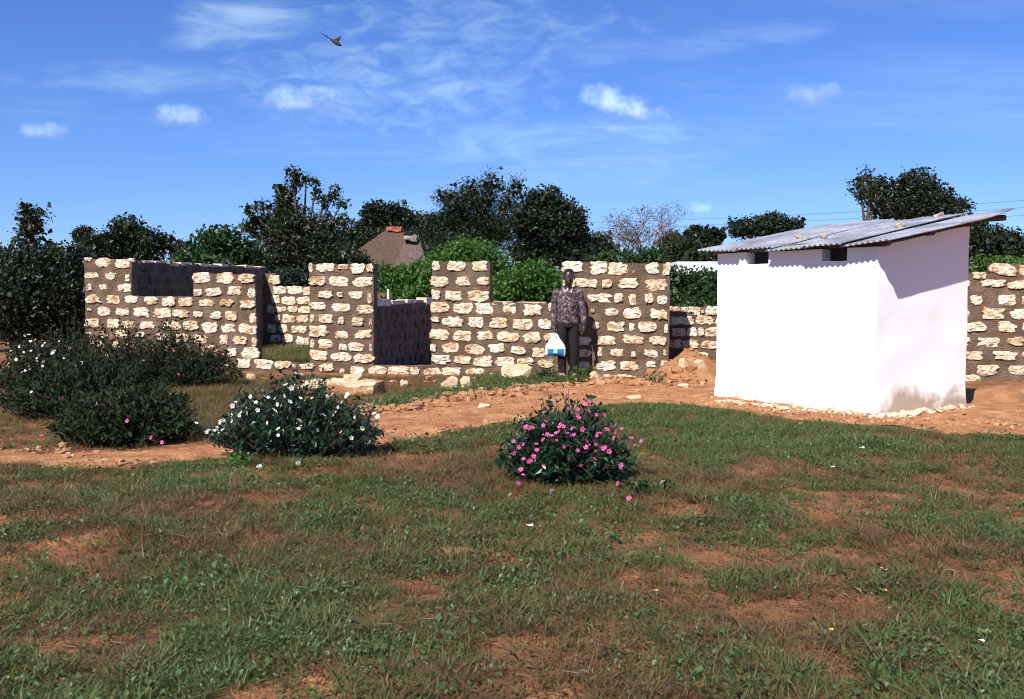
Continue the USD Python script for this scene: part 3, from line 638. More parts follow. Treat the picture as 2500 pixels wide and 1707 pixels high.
def tree(name, label, cat_, lobes, Y, mat, seed, density=26, size=0.13, spread=0.16, per=7, trunk=None, bark='bark', group='trees beyond the stone house', aspect=0.55, rag=0.25, extra=None):
    P, cs = crown_points(mat, lobes, Y, seed, density, rag=rag)
    bx = np.average([c[0] for c, R in cs], weights=[R[0] * R[2] for c, R in cs]) if trunk is None else atY(trunk, 700, Y)[0]
    g = -0.06
    t = thing(name, label, cat_, (bx, Y, g), group)
    zc = max(min(c[2] for c, R in cs), 0.5)
    r = np.random.default_rng(seed + 1)
    wd = max(0.05, 0.018 * max(c[2] + R[2] for c, R in cs) + 0.02)
    top = np.array([bx + r.normal(0, 0.1), Y, max(0.6, np.mean([c[2] for c, R in cs]) * 0.75)])
    base = np.array([bx, Y, g - 0.2])
    limbs = [tube([base, base * 0.5 + top * 0.5 + [r.normal(0, 0.08), 0, 0], top], [wd * 1.25, wd, wd * 0.75], 8)]
    for c, R in cs:
        m = (top + c) / 2 + r.normal(0, 0.12, 3)
        limbs.append(tube([top - [0, 0, 0.2], m, c, c + [0, 0, R[2] * 0.5]], [wd * 0.55, wd * 0.35, wd * 0.2, wd * 0.06], 5))
    part(t, 'trunk', cat(limbs), bark, smooth=60)
    inner = np.vstack([c + (P2 - c) * 0.6 for (c, R), P2 in zip(cs, np.split(P, np.cumsum(CN)[:-1]))])
    big = leaves(inner[::2], spread * 1.2, 2, size * 1.9, seed + 3, aspect=0.8)
    part(t, 'crown', cat([leaves(P, spread, per, size, seed + 2, aspect=aspect), big]), mat)
    if extra: extra(t, cs)
    return t


GT = 'dark trees beyond the stone house'
tree('slim_tree', 'slim dark tree with a ragged spire at the far left', 'tree', [(60, 640, 36, 60), (70, 525, 13, 26), (76, 560, 22, 30), (97, 520, 11, 8), (90, 556, 16, 10), (10, 650, 50, 44), (-60, 640, 60, 60)], 30, 'leaf_dark', 101, size=0.12)
tree('thicket_tree', 'low dense dark tree filling the space left of the stone house', 'tree', [(130, 708, 105, 100), (50, 720, 95, 100), (180, 650, 45, 55), (110, 628, 80, 34), (-50, 700, 90, 110), (150, 780, 70, 70), (60, 780, 90, 70)], 23, 'leaf_dusk', 102, density=34, size=0.10, spread=0.13)
tree('round_tree', 'small tree with one round ball-shaped crown above the left hedge line', 'tree', [(205, 574, 24, 20), (205, 582, 22, 14)], 42, 'leaf_dusk', 103, density=60, size=0.10, spread=0.1, rag=0.05)
tree('broad_tree', 'broad low dark tree rising above the left end of the stone house', 'tree', [(305, 592, 72, 36), (308, 560, 36, 25), (302, 546, 11, 18), (372, 592, 42, 30), (245, 605, 52, 32), (352, 582, 16, 16), (392, 594, 18, 20), (300, 640, 110, 40)], 34, 'leaf_dark', 104)
tree('distant_scrub_tree', 'tiny brownish scrub tree beside the small far roof', 'tree', [(440, 600, 21, 11), (420, 606, 14, 8)], 55, 'leaf_olive', 105, density=30)
tree('leafy_tree', 'light green leafy tree left of the tallest tree', 'tree', [(525, 606, 56, 46), (555, 582, 40, 26), (472, 640, 50, 32), (600, 625, 40, 42), (540, 660, 80, 40)], 29, 'leaf_mid', 106, density=32)
tree('tall_tree', 'tallest tree with a bare ragged top and drooping olive sprays', 'tree', [(718, 585, 92, 72), (700, 535, 60, 52), (640, 560, 46, 34), (792, 575, 55, 60), (700, 490, 26, 28), (716, 440, 15, 32), (747, 443, 13, 16), (690, 462, 13, 12), (820, 470, 9, 10), (835, 497, 13, 10), (792, 487, 24, 16), (772, 455, 9, 22), (610, 515, 18, 10), (638, 503, 9, 18), (842, 540, 18, 13),
                                                                                                        (615, 548, 20, 14), (690, 640, 110, 55), (790, 650, 80, 60), (835, 640, 52, 56)], 33, 'leaf_olive', 107, size=0.12, spread=0.11, density=24, rag=0.45)
tree('dark_tree', 'dark rounded tree behind the thatched house', 'tree', [(935, 535, 54, 36), (915, 515, 28, 20), (968, 515, 24, 18), (985, 540, 32, 26), (900, 575, 34, 42), (1022, 548, 34, 26), (960, 590, 90, 40), (870, 600, 50, 50), (1060, 580, 50, 50)], 46, 'leaf_dusk', 108, size=0.15, spread=0.18, density=20)
tree('thorn_tree', 'feathery thorn tree with upright twig tips in the middle of the skyline', 'tree', [(1130, 600, 110, 50), (1200, 560, 90, 60), (1165, 490, 62, 32), (1118, 500, 56, 34), (1195, 455, 34, 28), (1204, 428, 6, 20), (1100, 540, 50, 30), (1240, 490, 26, 34), (1060, 545, 40, 22), (1150, 560, 100, 56), (1260, 450, 14, 24), (1085, 475, 26, 14), (1140, 455, 20, 16)], 38, 'leaf_dark', 109, size=0.11, spread=0.17, density=22, aspect=0.3, rag=0.6, trunk=1180)
tree('dense_round_tree', 'largest dense dark tree right of the feathery thorn tree', 'tree', [(1345, 560, 82, 86), (1318, 505, 50, 34), (1385, 535, 44, 38), (1408, 590, 30, 52), (1305, 625, 70, 70), (1345, 472, 20, 12), (1285, 540, 42, 44), (1400, 640, 50, 60), (1370, 505, 22, 16), (1300, 478, 16, 12)], 36, 'leaf_dusk', 110, size=0.13, density=26, rag=0.2)
tree('small_dark_tree', 'small dark tree between the largest tree and the bare pale tree', 'tree', [(1464, 592, 27, 21), (1487, 607, 20, 15), (1460, 630, 40, 30)], 43, 'leaf_dark', 111)
tree('scrub_tree', 'low dark green scrub tree under the bare pale tree', 'tree', [(1500, 645, 62, 36), (1580, 640, 70, 34), (1640, 630, 40, 34)], 32, 'leaf_mid', 112, density=30)
tree('brown_scrub_tree', 'brownish half dry scrub tree left of the hut roof', 'tree', [(1660, 615, 40, 36), (1700, 630, 50, 34), (1650, 640, 34, 20), (1740, 640, 50, 34)], 31, 'leaf_olive', 113, density=26)
tree('spiky_tree', 'spiky topped dark trees on the skyline just left of the hut roof', 'tree', [(1640, 588, 28, 18), (1690, 583, 26, 24), (1734, 585, 22, 26), (1718, 566, 9, 12), (1752, 572, 10, 10), (1700, 562, 8, 8), (1700, 610, 60, 24)], 47, 'leaf_dusk', 114, aspect=0.3, size=0.2, rag=0.6)
tree('rooftop_tree', 'long low dark tree whose crown shows above the left of the hut roof', 'tree', [(1865, 555, 62, 24), (1885, 540, 34, 15), (1812, 563, 26, 18), (1942, 547, 14, 9), (1915, 556, 34, 20), (1795, 550, 12, 12)], 40, 'leaf_dusk', 115, density=30)
tree('right_tree', 'big dark tree rising behind the right end of the hut roof', 'tree', [(2235, 475, 68, 42), (2240, 440, 34, 24), (2190, 492, 40, 28), (2138, 470, 30, 22), (2150, 450, 16, 12), (2300, 482, 24, 20), (2335, 505, 28, 18), (2240, 515, 110, 34), (2275, 455, 14, 12), (2215, 455, 20, 20)], 34, 'leaf_dusk', 116, density=28, rag=0.3, size=0.12)
tree('pale_tipped_tree', 'small tree with yellow green tips beside the big dark tree behind the hut', 'tree', [(2115, 440, 11, 24), (2100, 462, 20, 14), (2128, 482, 26, 14), (2140, 505, 24, 12)], 33, 'leaf_olive', 117, density=40, size=0.1)
tree('edge_tree', 'dark tree at the right edge of the view behind the stone wall', 'tree', [(2440, 590, 46, 28), (2400, 605, 40, 50), (2480, 605, 44, 36), (2388, 562, 22, 30), (2560, 610, 70, 50), (2450, 640, 80, 30)], 30, 'leaf_dark', 118, density=30)
BG = 'rounded green bushes behind the stone house'


def bush(name, label, lobes, Y, mat, seed, density=46, size=0.10):
    tree(name, label, 'bush', lobes, Y, mat, seed, density=density, size=size, spread=0.10, per=8, rag=0.18, group=BG)


bush('green_bush', 'tall bright green bush rising behind and right of the middle free standing pier', [(1150, 632, 82, 52), (1090, 650, 60, 45), (1205, 660, 50, 45), (1150, 690, 110, 50)], 27, 'leaf_bright', 131)
bush('green_bush', 'bright green bush behind the low wall left of the standing man', [(1290, 690, 72, 56), (1345, 705, 50, 50), (1240, 700, 42, 44), (1290, 740, 100, 40)], 24.5, 'leaf_bright', 132)
bush('green_bush', 'green bush filling the gap between the two free standing stone piers', [(980, 700, 70, 52), (928, 690, 40, 48), (1030, 690, 48, 56), (980, 740, 90, 40)], 25.3, 'leaf_bright', 133)
bush('green_bush', 'dark green bush between the last stone pier and the white hut', [(1700, 705, 62, 48), (1745, 710, 50, 50), (1650, 700, 34, 52), (1700, 740, 90, 34)], 23.2, 'leaf_mid', 134)
bush('green_bush', 'bright green bush above the stone wall right of the hut', [(2400, 655, 36, 28), (2450, 655, 36, 24), (2380, 690, 40, 30), (2500, 655, 40, 30)], 23, 'leaf_bright', 135)
bush('green_bush', 'shaded green bush over the low stones beside the doorway', [(690, 690, 60, 30), (740, 700, 50, 34), (860, 690, 46, 40), (800, 700, 50, 40), (880, 650, 30, 30)], 27.5, 'leaf_dusk', 136)


# the bare tree: forking pale branches
def bare_tree():
    Y = 35.0; b = atY(1590, 640, Y); b[2] = -0.1
    t = thing('bare_tree', 'leafless pale twiggy tree on the skyline right of the large dark trees', 'tree', b)
    r = np.random.default_rng(101); limbs, tips = [], []

    def grow(p, d, L, w, k):
        q = p + d * L; m = (p + q) / 2 + r.normal(0, L * 0.05, 3)
        limbs.append(tube([p, m, q], [w, w * 0.85, w * 0.65], 6 if k < 3 else 4))
        if k >= 6: tips.append(q); return
        for _ in range(2 if r.random() < 0.6 else 3):
            e = d + r.normal(0, 0.46, 3) * [1.25, 0.9, 0.6] + [-0.03, 0, 0.05]; e /= np.linalg.norm(e)
            grow(q, e, L * r.uniform(0.62, 0.85), w * 0.66, k + 1)
    grow(b, np.array([-0.03, 0, 1.0]), 1.45, 0.085, 0)
    part(t, 'trunk', limbs[0], 'pale_bark', smooth=60)
    part(t, 'branch_work', cat(limbs[1:]), 'pale_bark', smooth=60)
    part(t, 'crown', leaves(np.array(tips), 0.15, 16, 0.07, 5, aspect=0.35), 'leaf_dry')


bare_tree()

# ================================================================== far houses
def hip_roof(px_ridge, px_eave, Y, depth, mat_roof, t, name='roof', seed=0, overrun=0.0):
    (a0, az), (a1, _) = px_ridge; (e0, ez), (e1, _) = px_eave
    A, B = atY(a0, az, Y + depth / 2), atY(a1, az, Y + depth / 2)
    E0, E1 = atY(e0, ez, Y), atY(e1, ez, Y)
    F0, F1 = E0 + [0, depth, 0], E1 + [0, depth, 0]
    v = np.array([A, B, E0, E1, F1, F0]); f = np.array([[2, 3, 1], [2, 1, 0], [3, 4, 1], [4, 5, 0], [4, 0, 1], [5, 2, 0], [2, 5, 4], [2, 4, 3]])
    m = trimesh.Trimesh(v, f, process=True); m.fix_normals()
    part(t, name, rough(m, 0.25, 0.06, 3, seed), mat_roof)
    return A, B, E0, E1


th = thing('thatched_house', 'brown thatched house with a red ridge tile seen above the green bushes', 'house', (*atY(940, 700, 37)[:2], -0.1))
A, B, E0, E1 = hip_roof(((945, 560), (982, 560)), ((790, 668), (1020, 690)), 36, 5.0, 'thatch', th, 'thatch_roof', 5)
part(th, 'ridge_tile', rough(box(*((A + B) / 2 + [0, 0, 0.0]), np.linalg.norm(B - A) * 1.0, 0.5, 0.18), 0.12, 0.07, 4, 3), 'roof_tile')
part(th, 'wall', box((E0[0] + E1[0]) / 2, 36 + 2.5, E0[2] / 2 - 0.1, (E1[0] - E0[0]) * 0.85, 4.0, E0[2] + 0.4), 'mud_wall')
th2 = thing('thatched_shed', 'smaller thatched shed with a pale worn ridge right of the thatched house', 'shed', (*atY(1005, 700, 34)[:2], -0.1))
A, B, E0, E1 = hip_roof(((990, 580), (1022, 582)), ((958, 665), (1048, 665)), 33.5, 2.6, 'old_thatch', th2, 'thatch_roof', 8)
part(th2, 'ridge_cap', rough(box(*((A + B) / 2 + [0, -0.05, -0.04]), np.linalg.norm(B - A) * 0.95, 0.6, 0.16), 0.10, 0.12, 4, 4), 'worn_cap')
part(th2, 'wall', box((E0[0] + E1[0]) / 2, 33.5 + 1.3, E0[2] / 2 - 0.1, (E1[0] - E0[0]) * 0.8, 2.0, E0[2] + 0.4), 'mud_wall')
th3 = thing('far_house', 'tiny far house of which only a pale roof edge shows beside the scrub', 'house', (*atY(430, 700, 58)[:2], -0.1))
A, B, E0, E1 = hip_roof(((412, 605), (446, 605)), ((404, 614), (452, 614)), 57, 3.0, 'pale_wash', th3, 'roof', 9)
part(th3, 'wall', box((E0[0] + E1[0]) / 2, 58.5, E0[2] / 2 - 0.1, 0.9, 2.2, E0[2] + 0.2), 'mud_wall')
wbld = thing('white_outbuilding', 'low white outbuilding glimpsed between the last pier and the hut', 'building', (*atY(1715, 700, 29)[:2], -0.1))
q0, q1 = atY(1655, 646, 28.5), atY(1800, 646, 28.5)
part(wbld, 'wall', rough(box((q0[0] + q1[0]) / 2, 29.8, q0[2] / 2 - 0.05, q1[0] - q0[0], 2.4, q0[2] + 0.1), 0.4, 0.03, 2, 6), 'pale_wash')
part(wbld, 'roof_slab', rough(box((q0[0] + q1[0]) / 2, 29.8, q0[2] + 0.045, q1[0] - q0[0] + 0.02, 2.42, 0.09), 0.4, 0.015, 2, 7), 'pale_wash')
for k, (ya, yb, sagk, lab) in enumerate([(536, 478, 10, 'highest of the thin overhead wires crossing the sky right of the trees'), (551, 496, 10, 'middle overhead wire crossing the sky above the hut'), (566, 516, 9, 'lowest overhead wire crossing the sky behind the hut roof')]):
    pts = [atY(1370 + (2700 - 1370) * s, ya + 10 + (yb - 4 - ya - 10) * s + sagk * math.sin(math.pi * s), 72 - 14 * s) for s in np.linspace(0, 1, 30)]
    single('overhead_wire', tube(pts, 0.009, 4), 'wire', lab, 'wire', group='overhead wires')

# ================================================================== lawn, weeds, litter
def lawn_density(x, y):
    """Chance of grass, 0 to 1, and how green it is."""
    q = np.stack([x * 0.75, y * 0.75, 0 * x], -1); q2 = np.stack([x * 2.6, y * 2.6, 0 * x], -1)
    a, b, c = meshkit.fbm(q, 3, 51), meshkit.fbm(q2, 3, 52), meshkit.fbm(q * 1.3 + 7, 3, 53)
    d = np.clip(0.74 + 2.0 * (a - 0.5) + 3.6 * (b - 0.5), 0.20, 1)
    green = np.clip(0.46 + 2.2 * (c - 0.5) + 1.2 * (b - 0.5), 0, 1)
    return d, green


def zone(pts): return Polygon([ground(*p)[:2] for p in pts]).buffer(0)


Z_LUSH = zone([(890, 1004), (985, 965), (1080, 958), (1190, 930), (1290, 915), (1400, 925), (1380, 940), (1210, 955), (1050, 985)])
Z_DRY = zone([(330, 960), (620, 925), (640, 940), (560, 1000), (480, 1085), (380, 1030)])
Z_BEHIND_RIGHT = zone([(1420, 940), (1560, 925), (1730, 930), (1750, 950), (1600, 955), (1450, 950)])
Z_RIM = zone([(1420, 1000), (1600, 990), (1760, 1004), (2000, 1032), (2200, 1052), (2500, 1068), (2900, 1084), (2900, 1150), (2200, 1120), (1800, 1100), (1550, 1120), (1440, 1080)])
Z_INSIDE = zone([(560, 886), (800, 886), (800, 845), (560, 845)])


def blades(n, height, width, lean, seed, curl=0.5):
    r = np.random.default_rng(seed); V, F = [], []
    for k in range(n):
        a = r.uniform(0, 6.28); h = height * r.uniform(0.55, 1.25); w = width * r.uniform(0.7, 1.3)
        o = np.array([r.normal(0, 0.022), r.normal(0, 0.022), -0.004]); l = lean * r.uniform(0.3, 1.5)
        d = np.array([math.cos(a), math.sin(a), 0]); s = np.array([-d[1], d[0], 0]); b = len(V) * 0 + sum(len(x) for x in V)
        p = [o + d * (l * t + curl * l * t * t) * h + np.array([0, 0, h * (t - 0.35 * l * t * t)]) for t in (0, 0.4, 0.75, 1.0)]
        V.append(np.array([p[0] - s * w / 2, p[0] + s * w / 2, p[1] - s * w * .45, p[1] + s * w * .45, p[2] - s * w * .3, p[2] + s * w * .3, p[3]]))
        F += [(b, b + 1, b + 3), (b, b + 3, b + 2), (b + 2, b + 3, b + 5), (b + 2, b + 5, b + 4), (b + 4, b + 5, b + 6)]
    return np.vstack(V), np.array(F)


def scattered_leaves(n, radius, size, height, seed, aspect=0.7):
    r = np.random.default_rng(seed)
    c = np.stack([r.normal(0, radius, n), r.normal(0, radius, n), r.uniform(0.004, height, n)], -1)
    return leaves(c, 0.004, 1, size, seed, aspect=aspect, up=0.9)


PROTOS = [('grass_tuft', blades(22, 0.048, 0.0038, 0.9, 1), 'grass_green'), ('grass_tuft', blades(18, 0.062, 0.0036, 1.0, 2), 'grass_green'), ('grass_tuft', blades(22, 0.045, 0.0045, 1.0, 3), 'grass_olive'), ('grass_tuft', blades(16, 0.07, 0.0038, 1.1, 4), 'grass_olive'),
          ('dry_tuft', blades(18, 0.05, 0.0036, 1.3, 5), 'grass_straw'), ('dry_tuft', blades(12, 0.085, 0.0030, 1.2, 6), 'grass_straw'), ('creeper', scattered_leaves(26, 0.05, 0.017, 0.03, 7), 'creeper_leaf'), ('creeper', scattered_leaves(18, 0.06, 0.022, 0.04, 8), 'creeper_leaf'),
          ('dry_litter', scattered_leaves(20, 0.06, 0.03, 0.012, 9, aspect=0.22), 'grass_straw')]


def scatter(name, label, pts, proto, scale, seed, cat_=None):
    path = fresh('/World', name); pi = UsdGeom.PointInstancer.Define(stage, path)
    targets = []
    for k, (n, mesh, mat) in enumerate(PROTOS):
        p = f'{path}/{n}_{k:03d}' if f'{path}/{n}' in targets else f'{path}/{n}'
        usdkit.mesh(stage, p, mesh, MAT[mat]); targets.append(p)
    pi.CreatePrototypesRel().SetTargets([Sdf.Path(t) for t in targets])
    r = np.random.default_rng(seed); n = len(pts)
    pi.CreatePositionsAttr(Vt.Vec3fArray.FromNumpy(np.asarray(pts, np.float32)))
    pi.CreateProtoIndicesAttr(Vt.IntArray.FromNumpy(np.asarray(proto, np.int32)))
    a = r.uniform(0, 2 * np.pi, n); tx, ty = r.normal(0, 0.10, n), r.normal(0, 0.10, n)
    q = np.stack([np.cos(a / 2), tx * np.cos(a / 2), ty * np.cos(a / 2), np.sin(a / 2)], 1); q /= np.linalg.norm(q, axis=1, keepdims=True)
    pi.CreateOrientationsAttr(Vt.QuathArray([Gf.Quath(float(w), float(x), float(y), float(z)) for w, x, y, z in q]))
    pi.CreateScalesAttr(Vt.Vec3fArray.FromNumpy(np.repeat(np.asarray(scale, np.float32)[:, None], 3, 1)))
    data(pi.GetPrim(), label, cat_, kind='stuff')


def sow():
    r = np.random.default_rng(90)
    P, K, S = [], [], []
    # the lawn before the path, thinning into bare red earth in patches
    y = 2.6 + (13.5 - 2.6) * r.random(230000) ** 0.85
    x = r.uniform(-1, 1, len(y)) * (0.66 * y + 1.6)
    w = np.clip(1.15 - 0.035 * (y - 3), 0.6, 1.2)
    lowedge = ~in_path(x, y, 0.14)
    front_side = shapely.contains_xy(zone([(-1100, 1140), (55, 1142), (300, 1150), (480, 1128), (700, 1120), (930, 1096), (1060, 1066), (1230, 1036), (1400, 1002), (1500, 990), (1600, 984), (1750, 1000), (1900, 1020), (2100, 1042), (2300, 1062), (2480, 1066), (4200, 1110)]).union(Polygon([(-12, 3), (-12, 9.0), (-3, 8.0), (4, 9.0), (14, 8.4), (14, 3)]).intersection(Polygon([(-20, -5), (20, -5), (20, 8.0), (-20, 8.0)]))).union(Polygon([(-20, 0), (20, 0), (20, 7.2), (-20, 7.2)])), x, y)
    d, g = lawn_density(x, y)
    rim = shapely.contains_xy(Z_RIM, x, y); g = np.where(rim, np.clip(g + 0.3, 0, 1), g); d = np.where(rim, np.clip(d + 0.25, 0, 1), d)
    lowedge = ~in_path(x, y, 0.14) | (~in_path(x, y, 0.5) & (r.random(len(x)) < 0.5))
    keep = lowedge & front_side & (r.random(len(x)) < d * w * 0.52)
    x, y, g = x[keep], y[keep], g[keep]
    u = r.random(len(x))
    thin = d[keep] < 0.45; u = np.where(thin & (r.random(len(x)) < 0.6), r.uniform(0.55, 1.0, len(x)), u)
    k = np.where(u < 0.50 * g, r.integers(0, 2, len(x)), np.where(u < 0.50 * g + 0.27, r.integers(2, 4, len(x)), np.where(u < 0.72 + 0.0 * g, r.integers(4, 6, len(x)), np.where(r.random(len(x)) < g, r.integers(6, 8, len(x)), 8))))
    P.append(np.stack([x, y, ground_z(x, y)], -1)); K.append(k); S.append(np.clip(r.lognormal(-0.20, 0.26, len(x)), 0.45, 1.8) * (0.75 + 0.5 * meshkit.fbm(np.stack([x * 2.2, y * 2.2, 0 * x], -1), 2, 77)))
    scatter('lawn', 'short patchy green and straw coloured grass with creeping weeds before the path', np.vstack(P), np.concatenate(K), np.concatenate(S), 91, 'grass')
    # behind the path: lush strip, dry slope, thin grass by the walls and in the room
    P, K, S = [], [], []

    def put(poly, n, mix, smin, smax):
        x0, y0, x1, y1 = poly.bounds
        x, y = r.uniform(x0, x1, n), r.uniform(y0, y1, n)
        m = shapely.contains_xy(poly, *wobble(x, y, 0.2)) & ~in_path(x, y, 0.15); x, y = x[m], y[m]
        P.append(np.stack([x, y, ground_z(x, y)], -1)); K.append(r.choice(mix, len(x))); S.append(r.uniform(smin, smax, len(x)))
    put(Z_LUSH, 3200, [0, 1, 1, 2, 6, 7, 3], 1.2, 2.2)
    put(Z_DRY, 5200, [4, 5, 5, 3, 2, 8, 4, 1], 1.0, 1.8)
    put(Z_BEHIND_RIGHT, 1500, [2, 4, 0, 5, 8], 0.8, 1.5)
    put(Z_INSIDE, 2600, [0, 1, 2, 3, 5], 1.4, 2.6)
    put(zone([(-200, 1105), (-200, 930), (600, 915), (1300, 915), (1300, 950), (900, 1000), (480, 1085)]), 9000, [4, 8, 5, 2, 3, 0, 8], 0.8, 1.4)
    scatter('yard_grass', 'thin dry and green grass on the slope between the path and the stone house', np.vstack(P), np.concatenate(K), np.concatenate(S), 92, 'grass')


sow()


# ================================================================== flowering bushes
def flower(c, nrm, R, seed, cup=0.2):
    """Five broad petals about a small eye."""
    r = np.random.default_rng(seed)
    n = np.array(nrm, float); n /= np.linalg.norm(n)
    a = np.cross(n, [0, 0, 1] if abs(n[2]) < 0.9 else [1, 0, 0]); a /= np.linalg.norm(a); b = np.cross(n, a)
    V, F = [], []; ph = r.uniform(0, 6.28)
    for k in range(5):
        t = ph + k * 2 * math.pi / 5; i = len(V)
        for (rad, off, lift) in ((0.08, 0, 0), (0.62, -0.50, cup * 0.5), (0.62, 0.50, cup * 0.5), (0.98, -0.36, cup), (0.98, 0.36, cup), (1.05, 0.02, cup * 0.8)):
            V.append(c + R * rad * (a * math.cos(t + off) + b * math.sin(t + off)) + n * R * lift)
        F += [(i, i + 1, i + 2), (i + 1, i + 3, i + 4), (i + 1, i + 4, i + 2), (i + 3, i + 5, i + 4)]
    return np.array(V), np.array(F)


def flower_bush(name, label, base_px, half_w, height, depth, seed, nstem, petals, spots=(), nflower=0, lean=0.0, leaf=0.055, R=0.021, mat='leaf_glossy', group='flowering bushes along the path'):
    """A low bush of many thin stems with paired glossy leaves; flowers at the given photo spots on the face it turns to us, and at stem tips."""
    r = np.random.default_rng(seed)
    b = ground(*base_px); b[1] += depth * 0.75; b[2] = gz(b[0], b[1])
    t = thing(name, label, 'bush', b, group)
    stems, lc, tips = [], [], []
    for k in range(nstem):
        a = r.uniform(0, 2 * np.pi); q = math.sqrt(r.random())
        e = np.array([math.cos(a) * q * half_w, math.sin(a) * q * depth, 0])
        lump = 0.40 + 1.15 * meshkit.fbm(np.array([[e[0] * 4.5 / max(half_w, .6) + seed, e[1] * 4.5 / max(half_w, .6), 3.3]]), 3, seed)[0]
        h = height * (1 - 0.72 * q ** 2.4) * lump * r.uniform(0.66, 1.10)
        p0 = b + e * 0.35 + [0, 0, -0.02]; p1 = b + e * 0.8 + [lean * h * .4, 0, h * 0.55]; p2 = b + e * 1.02 + [lean * h, 0, h]
        stems.append(tube([p0, p1, p2], [0.006, 0.004, 0.002], 4, cap=False))
        for s in np.linspace(0.22, 1.0, 9):
            c = (1 - s) ** 2 * p0 + 2 * s * (1 - s) * p1 + s * s * p2
            lc.append(c); lc.append(c)
        tips.append((p2, e))
    part(t, 'stems', cat(stems), 'bark')
    part(t, 'foliage', leaves(np.array(lc), 0.028, 1, leaf, seed + 1, aspect=0.48, up=0.55, flat=0.8), mat)
    order = r.permutation(len(tips))[:nflower]
    for k in order:
        p, e = tips[k]
        part(t, 'flower', flower(p + [0, 0, 0.02], [e[0] + r.normal(0, .3), e[1] - 0.25 + r.normal(0, .2), 0.5 + r.random() * .4], R * r.uniform(0.8, 1.15), seed * 100 + k), petals)
    twigs = []
    for k, (fx, fy) in enumerate(spots):
        # on the bush's outer surface along this line of sight
        rr = ray(fx, fy); best = None
        for s in np.linspace((b[1] - depth * 1.25) / rr[1], (b[1] + depth * 0.9) / rr[1], 60):
            p = EYE + rr * s; e = p - b; q = math.hypot(e[0] / (half_w * 1.02), e[1] / (depth * 1.02))
            if q < 1 and e[2] < height * (1 - 0.72 * q ** 2.4) * 1.0 + 0.03: best = p; break
        if best is None: best = EYE + rr * ((b[1] - 0.1 * depth) / rr[1])
        if best[2] < gz(best[0], best[1]) + 0.02: best = ground(fx, fy) + [0, 0, 0.03]
        root = b + (best - b) * [0.45, 0.45, 0.0] + [0, 0, max(best[2] - b[2], 0) * 0.45]
        twigs.append(tube([root, (root + best) / 2 + [0, 0, 0.02], best + [0, -0.028, 0.003]], [0.004, 0.003, 0.0018], 4, cap=False))
        part(t, 'flower', flower(best + np.array([0, -0.03, 0.005]), [r.normal(-0.15, .55), -0.6 + r.normal(0, .35), 0.5 + r.normal(0, .45)], R * r.uniform(0.7, 1.25), seed * 77 + k), petals)
    if twigs: part(t, 'flower_stalks', cat(twigs), 'bark')
    return t


wc = (400, 850, 3.8733)      # crop of the white bush
WS = [(x / wc[2] + wc[0], y / wc[2] + wc[1]) for x, y in [(940, 405), (1160, 350), (1215, 380), (830, 460), (995, 468), (1060, 480), (1152, 453), (880, 515), (930, 530), (1085, 535), (1120, 545), (1200, 510), (1200, 575), (690, 512), (660, 548), (620, 628), (575, 680), (545, 700), (655, 695), (740, 610), (800, 618), (895, 590), (415, 795), (435, 785), (490, 780), (515, 755), (570, 742), (318, 710),
                                                          (1555, 455), (1600, 440), (1740, 440), (1725, 465), (1655, 562), (1520, 635), (1300, 475), (1810, 655), (1090, 825), (1458, 775), (1682, 795), (1885, 760), (1090, 765), (910, 1155), (1280, 1125), (612, 1175), (1990, 620), (2025, 645), (1875, 515), (1780, 850), (720, 640)]]
flower_bush('periwinkle_bush', 'white flowering periwinkle bush standing by the path in front of the doorway', (700, 1128), 0.72, 0.68, 0.45, 201, 400, 'petal_white', WS, 3, lean=0.05, R=0.0185)
pc = (1150, 900, 3.8733)
PS = [(x / pc[2] + pc[0], y / pc[2] + pc[1]) for x, y in [(900, 220), (1120, 305), (820, 340), (790, 390), (700, 385), (920, 380), (985, 365), (1005, 385), (1080, 345), (1110, 402), (1010, 440), (1015, 465), (1255, 438), (1180, 440), (1335, 392), (700, 500), (685, 540), (840, 525), (875, 548), (835, 550), (520, 555), (580, 560), (545, 560), (955, 568), (1050, 575), (1365, 532), (1330, 550), (1280, 578), (1420, 570), (1365, 605),
                                                          (440, 625), (720, 625), (760, 635), (800, 610), (825, 600), (910, 612), (935, 630), (970, 628), (1210, 612), (1190, 632), (1345, 655), (1510, 658), (1605, 688), (1545, 725), (400, 690), (495, 720), (450, 745), (615, 715), (680, 675), (810, 675), (1090, 690), (1045, 720), (1115, 720), (1085, 745), (1175, 715), (875, 740), (955, 738), (1245, 755), (1270, 745), (1300, 785), (1005, 775), (1178, 780), (405, 800), (620, 770), (590, 830), (495, 855), (540, 880), (565, 870), (920, 845), (1165, 855), (685, 918), (1035, 912), (1415, 910), (1410, 935), (470, 955), (490, 1002), (1240, 1078), (1385, 1085), (450, 1130), (765, 1195), (1175, 1215), (1490, 1270)]]
flower_bush('periwinkle_bush', 'pink flowering periwinkle bush alone on the lawn before the path', (1385, 1190), 0.50, 0.57, 0.34, 202, 280, 'petal_pink', PS, 0, lean=0.0, R=0.0165)
hc = (40, 780, 3.8733)
HS = [(x / hc[2] + hc[0], y / hc[2] + hc[1]) for x, y in [(90, 155), (130, 148), (145, 210), (190, 195), (280, 225), (260, 250), (415, 210), (515, 270), (80, 312), (150, 300), (225, 338), (205, 370), (205, 392), (350, 300), (370, 305), (350, 325), (460, 370), (470, 455), (258, 443), (130, 445), (95, 485), (140, 475), (65, 500), (418, 515), (600, 518), (655, 470), (625, 412), (575, 435), (635, 495), (265, 400), (40, 260), (10, 380), (-40, 300), (-60, 420)]]
flower_bush('periwinkle_bush', 'white flowering bush at the left edge in front of the dark thicket', (110, 985), 0.95, 0.94, 0.6, 203, 460, 'petal_white', HS, 0, R=0.018, leaf=0.06, mat='leaf_shrub')
